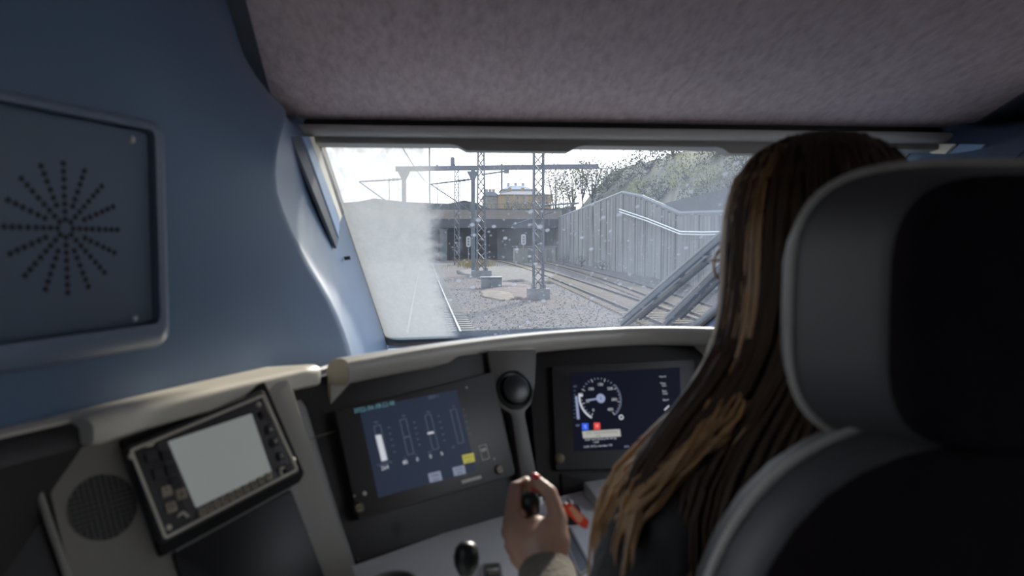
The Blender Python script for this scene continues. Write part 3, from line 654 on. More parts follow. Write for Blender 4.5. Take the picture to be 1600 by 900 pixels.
rq([(927.5, 660.5), (937.3, 660.5), (937.7, 671), (928, 671.3)], E_red, 'red_square'); text('V', RD, RD.uv(932.6, 666), .010, E_white, s2, .0013)
rq([(909.5, 674), (968.5, 670.5), (970, 682), (911, 685)], E_box, 'message_box'); text('10:21  Taljning av tunnelmynning', RD, RD.uv(940, 675.8), .0052, M_pd, s2, .0013); text('i drift', RD, RD.uv(934, 681), .0052, M_pd, s2, .0013)
for s_, x, y in (('10:20  Start Passerat Inf. till tag', 938, 686), ('i drift', 931, 691), ('10:20  ATC2 overvakar 130', 934, 697)): text(s_, RD, RD.uv(x, y), .0056, E_white, s2, .0009)
ro_ = RD.uv(970.5, 652); b = MB(); b.ring(RD, circ(.0055, 12, ro_), circ(.003, 12, ro_), .0004, .0009); build(b, 'ring_symbol', E_white, s2, None)
for s_, x, y in (('Huvud', 1035, 588.5), ('Over-', 1036, 599), ('vakn', 1037.5, 602.5), ('Spec', 1038, 611), ('meny', 1039, 615), ('Skarm', 1040, 625)): text(s_, RD, RD.uv(x, y), .0058, E_white, s2, .0009)
b = MB(); b.bar(RD.pt(*RD.uv(1038, 641), .0008), RD.pt(*RD.uv(1045, 634), .0008), .0028, .0006, RD.n); build(b, 'spanner_symbol', E_white, s2, None)
text('DMI', RD, RD.uv(979, 698), .006, E_lilac, sdp, .0006, 'name_plate')
b = MB(); b.lathe(RD.pt(*RD.uv(874, 716)), RD.n, [(.011, -.002), (.011, .002), (.008, .004), (.0005, .004)], 14); build(b, 'corner_knob', M_brass, sdp)
# ---- desk
dp = DF.poly([(470, 905), (552, 884), (680, 838), (790, 797), (930, 762), (1100, 742)])
dp = dp+[(.85, 1.25), (.85, .8), (.42, .88), (.2, .97), (-.1, .96), (-.25, .88), (-.42, .78), (-.72, .74), (-.72, .9)]
b = MB(); b.slab(DF, dp, -.05, 0); build(b, 'desk_top', M_desk, dt, 30)
b = MB(); b.box((0, 1.36, (FLOOR+ZD)/2-.03), (1.5, .05, ZD-FLOOR-.06)); build(b, 'apron', M_mod, dt)
for x in (-.72, .72): b = MB(); b.box((x, 1.12, (FLOOR+ZD)/2-.03), (.05, .5, ZD-FLOOR-.06)); build(b, 'side_support', M_mod, dt)
def dframe(px, r, nm, par=dt, inner=M_black, wd_=.003):
    p = rnd(DF.poly(px), r, 5); p = ccw(p); b = MB(); b.ring(DF, p, inset(p, wd_), 0, .004); f_ = build(b, nm, M_rib if nm == 'recess' else M_lip, par, 40)
    b = MB(); b.slab(DF, inset(p, wd_*.8), .0002, .0012); build(b, 'inset', inner, f_, None); return f_
M_ins = mat('inset_grey', (.06, .065, .075), .4, var=.1, vs=20)
dframe([(876, 832), (892, 826), (925, 890), (905, 903)], .008, 'slot_frame', inner=M_ins)
dframe([(752, 884), (782, 882), (788, 915), (752, 915)], .008, 'switch_frame', inner=M_ins)
cc = DF.uv(616, 912); p = circ(.034, 28, cc); b = MB(); b.ring(DF, p, circ(.029, 28, cc), 0, .005); cf_ = build(b, 'round_frame', M_lip, dt); b = MB(); b.slab(DF, circ(.029, 28, cc), 0, .0012); build(b, 'inset', M_ins, cf_, None)
sw = DF.uv(770, 897); b = MB(); b.slab(DF, rnd(rect(sw[0]-.009, sw[0]+.009, sw[1]-.006, sw[1]+.006), .002), .001, .008, .002); build(b, 'rocker_switch', M_lip, dt)
b = MB(); b.slab(DF, DF.poly([(912, 769), (1000, 756), (1010, 800), (935, 800)]), 0, .022, .004); build(b, 'raised_block', M_desk, dt, 40)
# ---- black-knobbed lever
kb = dep(729, 872, .93); lv = thing('control_lever', V((kb.x, kb.y, ZD)), 'small black ball-topped control lever on the grey desk', 'lever')
b = MB(); b.lathe(V((kb.x, kb.y, kb.z)), (0.02, .05, 1), [(.003, -.022), (.010, -.020), (.0155, -.008), (.0165, .002), (.014, .013), (.009, .019), (.0005, .021)], 20); build(b, 'knob', M_black, lv)
b = MB(); b.lathe(V((kb.x, kb.y-.002, ZD)), (0, 0, 1), [(.018, 0), (.018, .006), (.008, .012), (.008, kb.z-ZD-.018), (.0005, kb.z-ZD-.017)], 16); build(b, 'stem', M_alu, lv)
b = MB(); b.box((kb.x-.019, kb.y-.004, ZD+.028), (.006, .008, .056)); build(b, 'side_guard', M_black, lv)
# ---- drive lever inside the gripping hand
lt = dep(829, 786, 1.005); lb = V((lt.x+.004, lt.y+.02, ZD)); dl = thing('drive_lever', lb, 'black drive lever gripped by the left hand', 'lever')
b = MB(); b.lathe(lt, (lt-lb), [(.006, -.05), (.010, -.03), (.013, -.008), (.0135, .002), (.011, .010), (.006, .0135), (.0004, .0145)], 18); build(b, 'grip', M_black, dl)
b = MB(); b.tube([lb, lb.lerp(lt, .6)], .006, 10); build(b, 'shaft', M_steel, dl)
b = MB(); b.lathe(lb, (0, 0, 1), [(.022, 0), (.021, .004), (.012, .010), (.007, .016), (.0005, .016)], 16); build(b, 'boot', M_black, dl)
# ---- key switch with red tag
ks = DF.uv(890, 812); kz = thing('key_switch', DF.pt(*ks), 'round black key switch on the desk under the red tag', 'switch')
b = MB(); b.lathe(DF.pt(*ks), (0, 0, 1), [(.026, 0), (.026, .004), (.021, .006), (.0205, .004), (.0195, .02), (.017, .024), (.0005, .024)], 24); build(b, 'collar', M_black, kz)
b = MB(); b.box(DF.pt(*ks, .03), (.004, .016, .014), rz=.4); build(b, 'key', M_steel, kz)
tg = thing('key_tag', dep(898, 803, 1.05), 'orange red plastic key tag with paper label beside the hand', 'tag')
TF = Fr(dep(898, 804, 1.05), V((.05, -.75, .66)), RT*.80-UP*.60)
def tpt(px): return TF.poly(px)
part(TF, [(880, 793), (885, 785), (893, 787), (921, 815), (917, 826), (910, 824), (886, 802)], -.0015, .0015, 'holder', M_red, tg, .003, .0006)
part(TF, [(888, 794), (893, 791), (912, 809), (907, 817), (903, 817)], .0015, .0020, 'paper_label', M_paper, tg, .001)
b = MB(); q0 = TF.pt(*TF.uv(884, 790), 0); b.tube([q0+V((.006*math.cos(a)-.004, 0, .006*math.sin(a))) for a in [2*PI*i/12 for i in range(13)]], .0008, 6); build(b, 'key_ring', M_steel, tg)

# ================================================================== SEAT
seat = thing('driver_chair', (0, .55, FLOOR), 'dark upholstered driver chair with wide headrest seen from behind', 'chair')
def sel(wd_, z0, z1, n=40, e=3.2, cx=0):                # superellipse outline (x, z)
    out = []; hz = (z1-z0)/2; mz = (z0+z1)/2
    for i in range(n):
        a = 2*PI*i/n; c_, s_ = math.cos(a), math.sin(a)
        out.append((cx+wd_*math.copysign(abs(c_)**(2/e), c_), mz+hz*math.copysign(abs(s_)**(2/e), s_)))
    return out
def loft(secs, nm, m, e=3.2, smooth=60, par=seat):
    b = MB(); b.rings([[V((x, Y, z)) for x, z in sel(w_, z0, z1, 40, e)] for Y, w_, z0, z1 in secs]); return build(b, nm, m, par, smooth)
loft([(.488, .112, 2.46, 2.634), (.490, .121, 2.453, 2.643), (.496, .128, 2.45, 2.650), (.502, .130, 2.45, 2.652)], 'headrest_back', M_fab, 4)
loft([(.499, .127, 2.45, 2.650), (.512, .136, 2.447, 2.656), (.545, .170, 2.44, 2.662), (.556, .176, 2.438, 2.664), (.562, .177, 2.438, 2.665), (.575, .174, 2.44, 2.664), (.60, .165, 2.445, 2.655), (.612, .14, 2.46, 2.63)], 'headrest', M_shell, 3.6)
b = MB(); pp = [V((x, .558, z)) for x, z in sel(.1765, 2.438, 2.6655, 64, 3.6)]; b.tube(pp+[pp[0]], .0045, 8, False); build(b, 'headrest_piping', M_pipe, seat)
loft([(.492, .15, 2.05, 2.38), (.486, .20, 1.95, 2.42), (.49, .225, 1.9, 2.445), (.505, .245, 1.86, 2.458)], 'backrest_shell', M_fab, 3)
loft([(.504, .243, 1.86, 2.457), (.52, .258, 1.84, 2.466), (.54, .266, 1.83, 2.47), (.57, .264, 1.83, 2.468), (.61, .24, 1.85, 2.45), (.625, .2, 1.9, 2.40)], 'backrest', M_shell, 3)
b = MB(); pp = [V((x, .541, z)) for x, z in sel(.2665, 1.83, 2.4705, 72, 3)]; b.tube(pp+[pp[0]], .0045, 8, False); build(b, 'backrest_piping', M_pipe, seat)
for x in (-.07, .07): b = MB(); b.tube([V((x, .56, 2.42)), V((x, .56, 2.50))], .007, 8); build(b, 'headrest_post', M_black, seat)
b = MB(); Rr = [[V((x*1.0, y, z)) for x, y in rnd(rect(-w_, w_, .50, 1.0), .08, 6)] for w_, z in ((.23, 1.62), (.25, 1.64), (.255, 1.70), (.24, 1.74), (.2, 1.75))]; b.rings(Rr); build(b, 'cushion', M_fab, seat, 50)
b = MB(); b.lathe((0, .75, FLOOR), (0, 0, 1), [(.22, 0), (.22, .03), (.09, .06), (.08, .40), (.17, .44), (.17, .47), (.001, .47)], 24); build(b, 'pedestal', M_black, seat)
# ================================================================== DRIVER
HC = V((-.008, .868, 2.588))                             # head centre
HM = Matrix.Rotation(math.radians(24), 3, 'Z')           # head turned to the left
def hp(x, y, z): return HC + HM @ V((x, y, z))
SHL, SHR = V((-.172, .80, 2.325)), V((.172, .80, 2.325))
WR = dep(853, 884, .945); EL = V((-.335, .67, 2.09)); ER = V((.36, .74, 2.10)); WRR = V((.22, .99, 2.17))
HD = 1.0
J = dict(imcp=dep(800, 813, .985), ipip=dep(806, 760, 1.015), idip=dep(822, 752, 1.027), itip=dep(831, 764, 1.02),
         tcmc=dep(866, 858, .955), tmcp=dep(873, 812, .975), tip_=dep(859, 769, 1.0), ttip=dep(838, 751, 1.012))
b = MB()
b.ell(HC+V((0, 0, .012)), .076, .094, .108, HM); b.ell(hp(0, .035, -.045), .058, .062, .075, HM)
b.capsule([hp(0, .092, .01), hp(0, .108, -.022)], [.009, .014]); b.ell(hp(0, .10, -.065), .024, .012, .010, HM)           # nose, mouth
b.ell(hp(.0, .075, -.10), .03, .028, .022, HM)                                                                       # chin
for sg in (-1, 1): b.ell(hp(sg*.078, -.005, -.005), .008, .018, .03, HM); b.ell(hp(sg*.033, .088, -.008), .014, .010, .010, HM)
b.capsule([V((0, .80, 2.36)), V((0, .825, 2.45)), hp(0, 0, -.05)], [.062, .052, .052])
b.capsule([V((0, .74, 1.80)), V((0, .76, 1.95)), V((0, .785, 2.12)), V((0, .79, 2.27))], [.13, .118, .13, .115], 20)
b.capsule([SHL, V((0, .80, 2.34)), SHR], [.058, .075, .058])
b.capsule([SHL, SHL.lerp(EL, .5), EL], [.052, .046, .038]); b.capsule([EL, EL.lerp(WR, .35), WR], [.038, .036, .024])
b.capsule([SHR, SHR.lerp(ER, .5), ER], [.052, .046, .038]); b.capsule([ER, ER.lerp(WRR, .35), WRR], [.038, .036, .024])
for sg in (-1, 1):
    b.capsule([V((sg*.09, .74, 1.83)), V((sg*.13, 1.16, 1.82))], [.088, .06]); b.capsule([V((sg*.13, 1.16, 1.82)), V((sg*.13, 1.12, 1.25))], [.058, .036]); b.capsule([V((sg*.13, 1.10, 1.21)), V((sg*.14, 1.29, 1.19))], [.038, .034])
# left hand gripping the lever, thumb over the fingertip
b.capsule([WR, WR.lerp(J['imcp'], .45), J['imcp']], [.024, .024, .0135])
b.capsule([WR, WR.lerp(J['tmcp'], .55), J['tmcp']+V((-.004, 0, -.004))], [.024, .024, .016])
midp = (J['imcp']+J['tmcp'])/2
b.capsule([WR, WR.lerp(midp, .5)+V((0, .004, 0)), WR.lerp(midp, .80)+V((0, .004, -.004))], [.024, .030, .020])
b.capsule([J['imcp'], J['ipip'], J['idip'], J['itip']], [.0125, .0098, .0085, .0075])
b.capsule([J['tcmc'], J['tmcp'], J['tip_'], J['ttip']], [.015, .0125, .0105, .0085])
FB = J['imcp']
for i, (dz, dx, ln) in enumerate(((-.019, -.003, 1.05), (-.037, .001, 1.0), (-.053, .008, .82))):
    m0 = FB+V((dx, .004, dz)); 
    b.capsule([WR+V((0, .006, dz*.45)), m0], [.022-.003*i, .012])
    p1 = m0+V((.004, .030, .016))*ln+V((0, .012, -.008)); p2 = p1+V((.026, .008, -.004))*ln; p3 = p2+V((.014, -.012, -.006))*ln
    b.capsule([m0, p1, p2, p3], [.012, .0096, .0085, .0075])
# right hand resting on the desk, behind the body
for i in range(4):
    k0 = WRR+V((-.030+.019*i-.01, .075, -.012)); b.capsule([WRR, k0], [.022, .011]); b.capsule([k0, k0+V((-.002, .035, .002)), k0+V((0, .055, -.012)), k0+V((0, .066, -.03))], [.010, .009, .008, .007])
b.capsule([WRR+V((-.01, .01, 0)), WRR+V((-.045, .035, -.008)), WRR+V((-.055, .065, -.015))], [.016, .012, .009])
def fuse(mb, vox, sm=2):
    me = mb.mesh('raw'); o = bpy.data.objects.new('raw', me); COL.objects.link(o)
    r = o.modifiers.new('r', 'REMESH'); r.mode = 'VOXEL'; r.voxel_size = vox; r.adaptivity = 0
    s_ = o.modifiers.new('s', 'SMOOTH'); s_.factor = .5; s_.iterations = sm
    bpy.context.view_layer.update(); me2 = bpy.data.meshes.new_from_object(o.evaluated_get(bpy.context.evaluated_depsgraph_get()))
    bpy.data.objects.remove(o); return me2
def addfused(mb, vox, nm, m, par=None, sm=2, disp=None):
    me = fuse(mb, vox, sm)
    if disp:
        cs = [v.co+v.normal*disp(v.co) for v in me.vertices]
        for v, c in zip(me.vertices, cs): v.co = c
    off = wloc(par) if par else V((0, .8, FLOOR))
    me.transform(Matrix.Translation(-off)); return link(nm, me, m, par, 0, None if par else off)
person = addfused(b, .0036, 'person', M_skin)
tag(person, 'person with long brown hair and dark jacket gripping a lever, seen from behind', 'person')
# nails
def nail(tip, prev, nrm, nm='fingernail'):
    t = (tip-prev).normalized(); n_ = (nrm-t*nrm.dot(t)).normalized(); x = t.cross(n_)
    b = MB(); b.ell(tip+t*.002+n_*.0062, .0058, .0085, .0024, Matrix((x, t, n_)).transposed(), 12, 8); build(b, nm, M_nail, person)
nail(J['ttip'], J['tip_'], V((.15, -.5, .85))); nail(J['itip'], J['idip'], V((.45, -.65, .45)))
# jacket: torso and both sleeves
b = MB(); jp = []
b.capsule([V((0, .73, 1.78)), V((0, .75, 1.95)), V((0, .775, 2.12)), V((0, .785, 2.27))], [.155, .142, .152, .13], 24)
b.capsule([SHL+V((-.02, .0, -.005)), V((-.08, .80, 2.345)), V((.08, .80, 2.345)), SHR+V((.02, 0, -.005))], [.058, .074, .074, .058])
b.capsule([V((0, .80, 2.33)), V((0, .815, 2.415))], [.09, .066])
for sh, el, wr_ in ((SHL+V((-.02, 0, -.005)), EL, WR), (SHR+V((.02, 0, -.005)), ER, WRR)):
    b.capsule([sh, sh.lerp(el, .5)+V((-.004, 0, .0)), el], [.060, .054, .050]); d_ = (wr_-el); b.capsule([el, el+d_*.45, el+d_*.80], [.055, .050, .040])
jk = addfused(b, .007, 'jacket', M_jack, person, 3, lambda c: .006*noise.noise(c*22)+.003*noise.noise(c*60))
for el, wr_ in ((EL, WR), (ER, WRR)):
    d_ = wr_-el; b = MB(); b.tube([el+d_*.70, el+d_*.80, el+d_*.91, el+d_*.955, el+d_*.95], [.045, .0425, .037, .0365, .031], 20, False); c_ = build(b, 'cuff', M_cuff, jk, 60)
b = MB()
for sg in (-1, 1):
    b.capsule([V((sg*.085, .73, 1.83)), V((sg*.13, 1.17, 1.82))], [.105, .075]); b.capsule([V((sg*.13, 1.17, 1.82)), V((sg*.13, 1.12, 1.32))], [.073, .055])
addfused(b, .012, 'trousers', M_trou, person)
b = MB()
for sg in (-1, 1): b.capsule([V((sg*.13, 1.09, 1.20)), V((sg*.14, 1.30, 1.195))], [.046, .042])
addfused(b, .010, 'shoes', M_black, person)
# spectacles
gs = MB()
for sg in (-1, 1):
    gs.tube([hp(sg*.036+.027*math.cos(a), .108-.012*abs(math.cos(a))*(1 if math.cos(a)*sg > 0 else 0), -.012+.020*math.sin(a)) for a in [2*PI*i/18 for i in range(19)]], .0022, 6, False)
    gs.tube([hp(sg*.064, .10, -.006), hp(sg*.082, .05, -.006), hp(sg*.084, -.005, -.004)], .0022, 6)
gs.tube([hp(-.010, .112, -.008), hp(0, .115, -.005), hp(.010, .112, -.008)], .002, 6)
build(gs, 'spectacles', M_glassf, person)
# hair: a body of hair plus many separate locks
HR = [(2.735, .0, .855, .022, .022), (2.728, .0, .856, .050, .052), (2.712, -.001, .857, .076, .080), (2.68, -.002, .856, .098, .104), (2.64, -.003, .853, .108, .114), (2.60, -.004, .850, .110, .112),
      (2.56, -.005, .845, .110, .106), (2.52, -.010, .835, .112, .100), (2.48, -.018, .825, .116, .094), (2.44, -.032, .815, .130, .086), (2.40, -.048, .808, .150, .084), (2.36, -.062, .802, .168, .086), (2.32, -.07, .795, .178, .086), (2.26, -.07, .785, .178, .085), (2.20, -.06, .775, .165, .078), (2.12, -.05, .77, .14, .068), (2.06, -.04, .77, .10, .05)]
b = MB(); n_ = 56; Rr = []
def opn(a, z):                                          # hair is open over the face
    d_ = abs((a-math.radians(114)+PI) % (2*PI)-PI); k_ = max(0, 1-d_/math.radians(62)); k_ = k_*k_*(3-2*k_)
    return 1-.52*k_*max(0, min(1, (2.672-z)/.03))*max(0, min(1, (z-2.40)/.06))
for z, cx, cy, rx, ry in HR:
    Rr.append([V((cx+rx*math.cos(2*PI*i/n_)*opn(2*PI*i/n_, z)*(1+.022*math.sin(i*2.3+z*9)+.02*math.sin(i*1.1)), cy+ry*math.sin(2*PI*i/n_)*opn(2*PI*i/n_, z)*(1+.02*math.sin(i*1.7+z*7)), z)) for i in range(n_)])
b.rings(Rr); hair = build(b, 'hair', M_hair, person, 0)
def ringpt(z, an, k=1.0):
    for (z1, *a), (z0, *c) in zip(HR, HR[1:]):
        if z0 <= z <= z1: t = (z1-z)/(z1-z0); cx, cy, rx, ry = [p+(q-p)*t for p, q in zip(a, c)]; break
    else: _, cx, cy, rx, ry = HR[0] if z > HR[0][0] else HR[-1]
    return V((cx+rx*k*math.cos(an), cy+ry*k*math.sin(an), z))
rg = random.Random(3)
def locks(cnt, gen, nm, m):
    b = MB()
    for i in range(cnt):
        pth, r_ = gen(i); n2 = len(pth); b.tube(pth, [r_*(.35+1.3*math.sin(PI*min(1, (k+.6)/n2))**.6)*(1 if k < n2-1 else .25) for k in range(n2)], 4)
    o = build(b, nm, m, person, 0); o['kind'] = 'stuff'; return o
def g_main(i):                                           # hanging locks all round the back and sides
    a0 = rg.uniform(PI*.98, PI*2.20); zt_ = rg.uniform(2.66, 2.732); ze = rg.uniform(2.10, 2.36); dr_ = rg.uniform(-.18, .18); k0 = rg.uniform(.985, 1.03); ph = rg.uniform(0, 6)
    P_ = []
    for k in range(15):
        t = k/14; z = zt_+(ze-zt_)*t; a = a0+dr_*t; p = ringpt(z, a, k0+.012*math.sin(5*t+ph)); p += V((.005*math.sin(7*t+ph), .004*math.cos(6*t+ph), 0))*t; P_.append(p)
    return P_, rg.uniform(.0014, .0034)
locks(520, g_main, 'hair_locks', M_hair)
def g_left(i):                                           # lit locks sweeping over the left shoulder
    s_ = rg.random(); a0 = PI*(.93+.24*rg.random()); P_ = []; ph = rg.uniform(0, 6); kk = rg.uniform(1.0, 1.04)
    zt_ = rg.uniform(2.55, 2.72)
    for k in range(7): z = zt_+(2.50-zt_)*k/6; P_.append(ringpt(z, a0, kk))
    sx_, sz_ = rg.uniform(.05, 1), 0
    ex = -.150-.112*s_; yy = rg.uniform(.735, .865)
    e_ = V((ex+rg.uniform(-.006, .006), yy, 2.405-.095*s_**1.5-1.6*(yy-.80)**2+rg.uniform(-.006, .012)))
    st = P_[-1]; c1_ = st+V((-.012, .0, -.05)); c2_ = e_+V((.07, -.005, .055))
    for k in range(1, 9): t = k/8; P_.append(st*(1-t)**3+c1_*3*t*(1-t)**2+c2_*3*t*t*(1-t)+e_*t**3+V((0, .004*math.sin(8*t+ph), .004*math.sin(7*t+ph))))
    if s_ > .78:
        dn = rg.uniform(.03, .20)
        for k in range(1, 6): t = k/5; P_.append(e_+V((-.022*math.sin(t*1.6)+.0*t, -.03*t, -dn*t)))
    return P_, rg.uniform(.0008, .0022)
locks(620, g_left, 'lit_locks', M_strlit)
# ================================================================== OUTSIDE
ALB = .50                                               # outside colours dimmed throughout to balance the exposure set for the cab
# ---- wipers on the outer face of the glass
def wiper(pa, pb, lab, gap):
    w0 = WF.pt(*WF.uv(*pa), -.03)
    o = thing('wiper', w0, lab, 'wiper')
    a0, a1 = V(WF.uv(*pa)), V(WF.uv(*pb)); d_ = (a1-a0).normalized(); n2 = V((d_.y, -d_.x))
    def ln(q0, q1, off, h, w_, hh, nm, m): b = MB(); b.bar(WF.pt(*(a0+(a1-a0)*q0+n2*off), -h), WF.pt(*(a0+(a1-a0)*q1+n2*off), -h), w_, hh, WF.n); return build(b, nm, m, o, None)
    ln(0, 1.0, 0, .022, .011, .016, 'rubber_blade', M_seal); ln(.03, .97, 0, .038, .020, .008, 'blade_bridge', M_wip)
    ln(-.08, .72, gap, .050, .017, .014, 'arm', M_wip); ln(.02, .66, gap+.022, .046, .009, .009, 'washer_tube', M_seal)
    for t in (.25, .5, .72): b = MB(); p = a0+(a1-a0)*t; b.bar(WF.pt(*p, -.044), WF.pt(*(p+n2*gap), -.05), .02, .008, WF.n); build(b, 'bracket', M_wip, o, None)
M_wip = mat('wiper_metal', (.035, .04, .05), .35, .2, var=.15, vs=12)
wiper((972, 514), (1152, 362), 'long wiper nearest the middle of the windscreen', .055)
wiper((1040, 514), (1156, 402), 'shorter wiper lying low beside the right windscreen edge', .045)
# ---- ground
def gmat():
    m = bpy.data.materials.new('ballast_ground'); m.use_nodes = True; nt = m.node_tree; b = nt.nodes['Principled BSDF']; L = nt.links.new
    tc = nn(nt, 'ShaderNodeTexCoord'); ge = nn(nt, 'ShaderNodeNewGeometry')
    v = nn(nt, 'ShaderNodeTexVoronoi', i_Scale=15); L(ge.outputs['Position'], v.inputs['Vector'])
    r = nn(nt, 'ShaderNodeValToRGB'); sc_ = nn(nt, 'ShaderNodeSeparateColor'); L(v.outputs['Color'], sc_.inputs[0]); L(sc_.outputs[0], r.inputs[0]); e = r.color_ramp.elements
    e[0].position = 0; e[1].position = 1; e[0].color = (.027, .023, .021, 1); e[1].color = (.125, .105, .092, 1)
    n = nn(nt, 'ShaderNodeTexNoise', i_Scale=.16, i_Detail=6); L(ge.outputs['Position'], n.inputs['Vector'])
    r2 = nn(nt, 'ShaderNodeValToRGB'); L(n.outputs['Fac'], r2.inputs[0]); e = r2.color_ramp.elements; e[0].position = .47; e[1].position = .62; e[0].color = (0, 0, 0, 1); e[1].color = (1, 1, 1, 1)
    mx = nn(nt, 'ShaderNodeMixRGB'); mx.inputs[2].default_value = (.10, .074, .058, 1); L(r.outputs[0], mx.inputs[1])
    ml = nn(nt, 'ShaderNodeMath', operation='MULTIPLY'); ml.inputs[1].default_value = .55; L(r2.outputs[0], ml.inputs[0]); L(ml.outputs[0], mx.inputs[0])
    L(mx.outputs[0], b.inputs['Base Color']); b.inputs['Roughness'].default_value = .95; b.inputs['Specular IOR Level'].default_value = .1
    bp = nn(nt, 'ShaderNodeBump', i_Strength=.9, i_Distance=.05); L(v.outputs['Distance'], bp.inputs['Height']); L(bp.outputs[0], b.inputs['Normal'])
    return m
M_gr = gmat()
b = MB(); R = []
xs = [-90, -40, -20, -10, -5, 0, 5, 10, 20, 60, 120]; ysg = [-30, 0, 10, 20, 30, 45, 60, 90, 130, 200, 320, 420]
R = [[V((x, y, 0)) for x in xs] for y in ysg]; b.rings(R, False, False, False); o = build(b, 'ground', M_gr, None, None); o['kind'] = 'structure'
# loose ballast stones in front of the train
M_st = [mat('stone_%d' % i, c, .95, var=.25, vs=3, spec=.1) for i, c in enumerate(((.075, .07, .068), (.15, .135, .125), (.24, .22, .20)))]
for mi in range(3):
    b = MB()
    for i in range(4200):
        Y = 14+46*random.random()**1.6; X = min(random.uniform(-6, 16)*(.4+Y/60), 13.5); s_ = random.uniform(.025, .055); c = V((X, Y, s_*.3))
        b.add([c+V((s_*random.uniform(.6, 1), 0, 0)), c+V((-s_*random.uniform(.3, .6), s_*.8, 0)), c+V((-s_*random.uniform(.3, .6), -s_*.8, 0)), c+V((0, 0, s_*random.uniform(.5, 1)))], [(0, 1, 3), (1, 2, 3), (2, 0, 3), (0, 2, 1)])
    o = build(b, 'ballast_stones', M_st[mi], None, None); tag(o, ('dark', 'mid grey', 'pale')[mi]+' loose ballast stones scattered between the tracks', 'stones', kind='stuff')
# mounds of bare earth between the tracks
def mound(x, y, rx, ry, h, m, lab, nm='earth_patch'):
    b = MB(); n_ = 28; Rr = []
    for k, (f, z) in enumerate(((1, -.02), (.8, .35), (.55, .75), (.25, .97), (.02, 1))):
        Rr.append([V((x+rx*f*math.cos(2*PI*i/n_)*(1+.12*math.sin(1.1*i+x)+.05*math.sin(3*i)), y+ry*f*math.sin(2*PI*i/n_)*(1+.12*math.sin(.9*i+y)+.05*math.sin(2.6*i)), h*z)) for i in range(n_)])
    b.rings(Rr); tag(build(b, nm, m, None, 0), lab, 'earth')
M_earth = mat('red_earth', (.155, .11, .095), .95, var=.45, vs=2.5, bump=.6, bs=8, spec=.1); M_sand = mat('sandy_earth', (.20, .155, .115), .95, var=.4, vs=2.5, bump=.6, bs=8, spec=.1)
M_dry = mat('dry_grass', (.34, .24, .09), .9, col2=(.22, .17, .07), vs=4, spec=.1)
g_ = gr(812, 462); mound(g_.x, g_.y+6, 1.9, 9, .18, M_earth, 'reddish bare earth patch beside the nearest lattice mast')
g_ = gr(790, 462); mound(g_.x-.2, g_.y+1.5, 1.2, 5, .12, M_sand, 'sandy earth patch in front of the grey trackside cabinets')
g_ = gr(795, 425); mound(g_.x, g_.y, 5, 24, .15, mat('brown_earth', (.15, .13, .11), .95, var=.45, vs=2, bump=.6, bs=6, spec=.1), 'low brown bank between the two lattice masts')
def tufts(x, y, rx, ry, n, hh, m, lab):
    b = MB()
    for i in range(n):
        a = random.uniform(0, 2*PI); r_ = abs(random.gauss(0, .5)); c = V((x+rx*r_*math.cos(a), y+ry*r_*math.sin(a), 0)); h_ = hh*random.uniform(.5, 1.1); d_ = V((random.uniform(-1, 1), random.uniform(-1, 1), 0))*.3*h_; w_ = V((random.uniform(-1, 1), random.uniform(-1, 1), 0)).normalized()*.02
        b.add([c-w_, c+w_, c+d_*.5+V((0, 0, h_*.6))+w_*.5, c+d_+V((0, 0, h_))], [(0, 1, 2), (0, 2, 3)])
    tag(build(b, 'grass', m, None, None), lab, 'grass', kind='stuff')
g_ = gr(744, 418); tufts(g_.x, g_.y+6, 2.8, 12, 1500, 1.0, M_dry, 'dry yellow grass around the far lattice mast')
# ---- tracks
M_rail = mat('rusty_rail', (.055, .045, .04), .8, 0, var=.3, vs=3, spec=.05); M_railtop = mat('worn_rail_head', (.30, .28, .26), .45, .7, var=.1, vs=3)
M_sl = mat('concrete_sleeper', (.26, .235, .20), .95, var=.25, vs=5, spec=.1); M_slw = mat('timber_sleeper', (.25, .195, .14), .95, var=.25, vs=5, spec=.1)
M_rt2 = mat('dull_rail_head', (.10, .09, .085), .9, 0, var=.2, vs=3, spec=.05)
slm = MB(); slm.box((0, 0, .03), (2.5, .25, .1)); SLM = slm.mesh('sleeper'); SLM.materials.append(M_sl)
SLM2 = slm.mesh('sleeper'); SLM2.materials.append(M_slw)
def track(pxs, off, y0, y1, lab, slmesh, deg=2, mt=None):
    P_ = [gr(x, y, .17) for x, y in pxs]; co = np.polyfit([p.y for p in P_], [p.x+off for p in P_], deg, w=[1/p.y for p in P_])
    X = lambda y: float(np.polyval(co, y)); rt = thing('railway_track', (X(y0), y0, 0), lab, 'track')
    ysx = np.linspace(y0, y1, 70)
    for sg in (-1, 1):
        b = MB(); Rr = []; b2 = MB(); R2 = []
        for y in ysx:
            s_ = (X(y+.5)-X(y-.5)); n_ = V((1, -s_, 0)).normalized(); c = V((X(y), y, 0))+n_*(sg*.7525)
            Rr.append([c+n_*a+V((0, 0, z)) for a, z in ((-.07, .06), (-.07, .075), (-.012, .09), (-.012, .14), (-.036, .145), (-.036, .172), (.036, .172), (.036, .145), (.012, .14), (.012, .09), (.07, .075), (.07, .06))])
            R2.append([c+n_*a+V((0, 0, z)) for a, z in ((-.03, .170), (-.03, .1755), (.03, .1755), (.03, .170))])
        b.rings(Rr); rl = build(b, 'rail', M_rail, rt, 30); b2.rings(R2); build(b2, 'running_surface', mt or M_railtop, rl, None)
    y = y0; off_ = wloc(rt)
    while y < y1:
        o = bpy.data.objects.new('sleeper', slmesh); COL.objects.link(o); o.parent = rt; o.location = V((X(y), y, 0))-off_; o.rotation_euler = (0, 0, -math.atan(X(y+.5)-X(y-.5))); y += .62
    return X
XA = track([(723, 525), (700, 474), (683, 433), (676, 412)], -.7525, 6, 110, 'railway track running straight ahead under the dirty glass', SLM)
